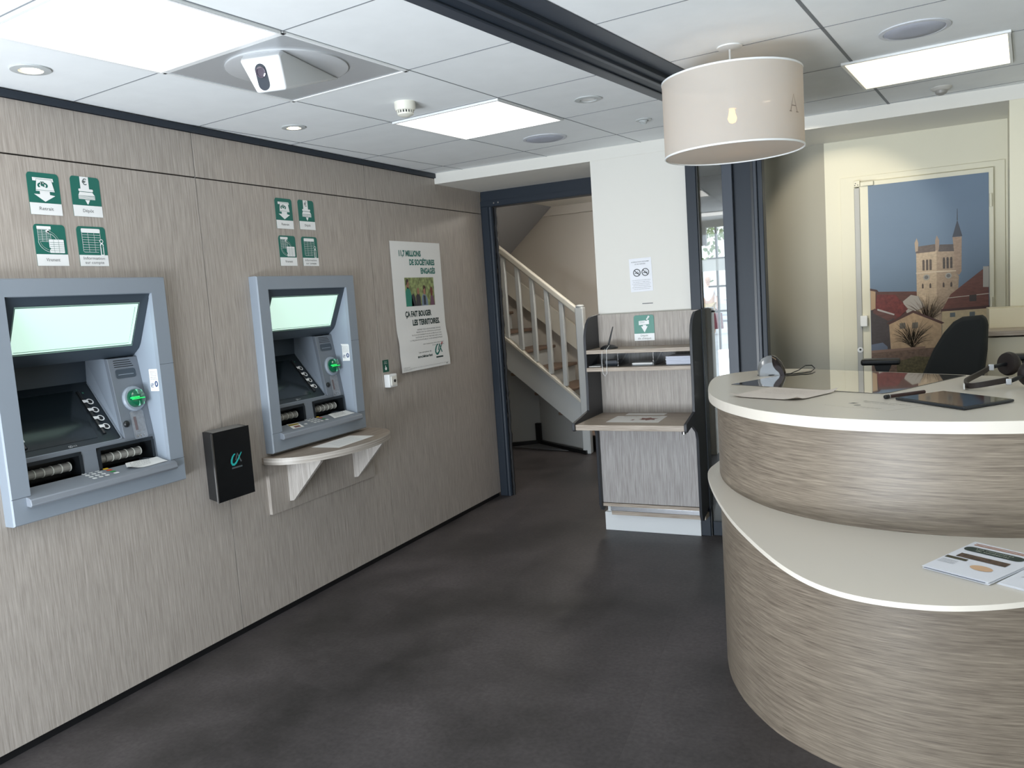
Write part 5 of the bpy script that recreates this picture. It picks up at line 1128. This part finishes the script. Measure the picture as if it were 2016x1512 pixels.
pr_([(.172, 1.618), (.197, 1.711), (.221, 1.62)], (66, 70, 80), 'spire'); pr_([(.195, 1.709), (.1965, 1.772), (.1985, 1.772), (.199, 1.709)], (60, 60, 66), 'mast')
pr_([(-.011, 1.436), (.092, 1.438), (.189, 1.435), (.189, 1.429), (.092, 1.430), (-.011, 1.429)], (204, 188, 166), 'ledge')
for x in (.022, .040, .057): pr_(arc(x+.0055, 1.500, .0055, 0, 180, 6)+[(x, 1.445), (x+.011, 1.445)], (92, 80, 72), 'louvre', ((5, 5, 260), .5))
for x in (.124, .142, .160): pr_(arc(x+.0055, 1.505, .0055, 0, 180, 6)+[(x, 1.448), (x+.011, 1.448)], (74, 66, 62), 'louvre', ((5, 5, 260), .5))
for cx_, cz_ in ((.041, 1.406), (.151, 1.407)):
    pr_([(cx_+.016*math.cos(R(a)), cz_+.016*math.sin(R(a))) for a in range(0, 360, 18)], (160, 158, 152), 'clock'); pr_([(cx_+.010*math.cos(R(a)), cz_+.010*math.sin(R(a))) for a in range(0, 360, 24)], (112, 110, 108), 'clock_face')
for x in (.022, .060, .126, .164): pr_([(x-.004, 1.345), (x+.004, 1.345), (x+.004, 1.365), (x, 1.374), (x-.004, 1.365)], (76, 66, 60), 'slit')
pr_([(-.081, 1.277), (-.039, 1.312), (-.0, 1.302), (.03, 1.24), (-.059, 1.20)], (170, 164, 158), 'gable')
pr_([(-.215, 1.325), (-.119, 1.318), (-.055, 1.233), (-.121, 1.17), (-.235, 1.20)], (108, 46, 42), 'red_roof', ((60, 60, 60), .3))
twigs(.045, 1.13, .11, .20, (104, 88, 72), 130)
pr_([(.120, 1.222), (.160, 1.302), (.314, 1.428), (.345, 1.448), (.345, 1.222)], (106, 64, 54), 'roof', ((30, 30, 120), .18)); pr_([(.319, 1.446), (.347, 1.444), (.347, 1.331), (.318, 1.333)], (168, 164, 158), 'chimney')
pr_([(.145, 1.2845), (.347, 1.298), (.347, 1.294), (.146, 1.281)], (190, 180, 168), 'ridge'); pr_([(.252, 1.292), (.286, 1.294), (.286, 1.258), (.252, 1.258)], (60, 50, 48), 'dormer')
pr_([(.112, 1.222), (.347, 1.230), (.347, 1.213), (.112, 1.207)], (72, 44, 40), 'eaves')
pr_([(.117, 1.209), (.347, 1.215), (.347, .99), (.114, .99)], (188, 170, 138), 'house', ((50, 50, 50), .1))
for x in (.156, .252): pr_([(x, 1.175), (x+.026, 1.176), (x+.026, 1.200), (x, 1.199)], (92, 100, 104), 'window')
pr_([(-.250, 1.350), (-.223, 1.346), (-.225, 1.243), (-.250, 1.235)], (178, 152, 122), 'house'); pr_([(-.252, 1.362), (-.215, 1.352), (-.205, 1.338), (-.252, 1.350)], (70, 46, 42), 'eaves')
pr_([(-.250, 1.235), (-.18, 1.215), (-.120, 1.19), (-.150, 1.150), (-.145, 1.000), (-.250, 1.00)], (66, 58, 58), 'shed', st_n)
pr_([(-.23, 1.245), (-.13, 1.205), (-.11, 1.19), (-.16, 1.17), (-.24, 1.22)], (96, 62, 56), 'roof', ((20, 20, 90), .2)); pr_([(-.215, 1.243), (-.125, 1.208), (-.128, 1.200), (-.215, 1.232)], (176, 172, 170), 'skylight')
pr_([(-.155, 1.153), (-.029, 1.217), (.114, 1.143), (.113, .99), (-.148, 1.00)], (176, 150, 120), 'house', ((60, 60, 60), .12)); pr_([(-.170, 1.156), (-.029, 1.224), (.129, 1.146), (.114, 1.139), (-.029, 1.209), (-.155, 1.147)], (76, 48, 42), 'eaves')
for x in (-.10, -.035): pr_([(x, 1.12), (x+.03, 1.122), (x+.03, 1.155), (x, 1.153)], (104, 98, 90), 'window')
twigs(-.035, 1.005, .105, .185, (76, 66, 52), 150)
pr_([(-.250, 1.035), (-.19, 1.045), (-.165, 1.02), (-.165, 1.004), (-.250, 1.0)], (100, 110, 130), 'parked_car')
pr_([(-.2515, .20), (-.2515, .992), (.028, 1.006), (.347, 1.010), (.347, .20)], (112, 90, 76), 'stone_wall', ((60, 60, 90), .3)); pr_([(-.2515, 1.0), (.03, 1.016), (.03, 1.004), (-.2515, .984)], (134, 108, 94), 'wall_cap')
pr_([(-.10, .20), (-.12, .93), (-.02, .96), (.10, .95), (.16, .90), (.18, .20)], (92, 84, 56), 'scrub', ((80, 80, 80), .4)); pr_([(.30, 1.08), (.347, 1.085), (.347, .90), (.30, .90)], (104, 44, 40), 'red_roof'); pr_([(.325, 1.085), (.347, 1.087), (.347, 1.082), (.325, 1.08)], (220, 216, 190), 'glint')
bpy.context.view_layer.update()
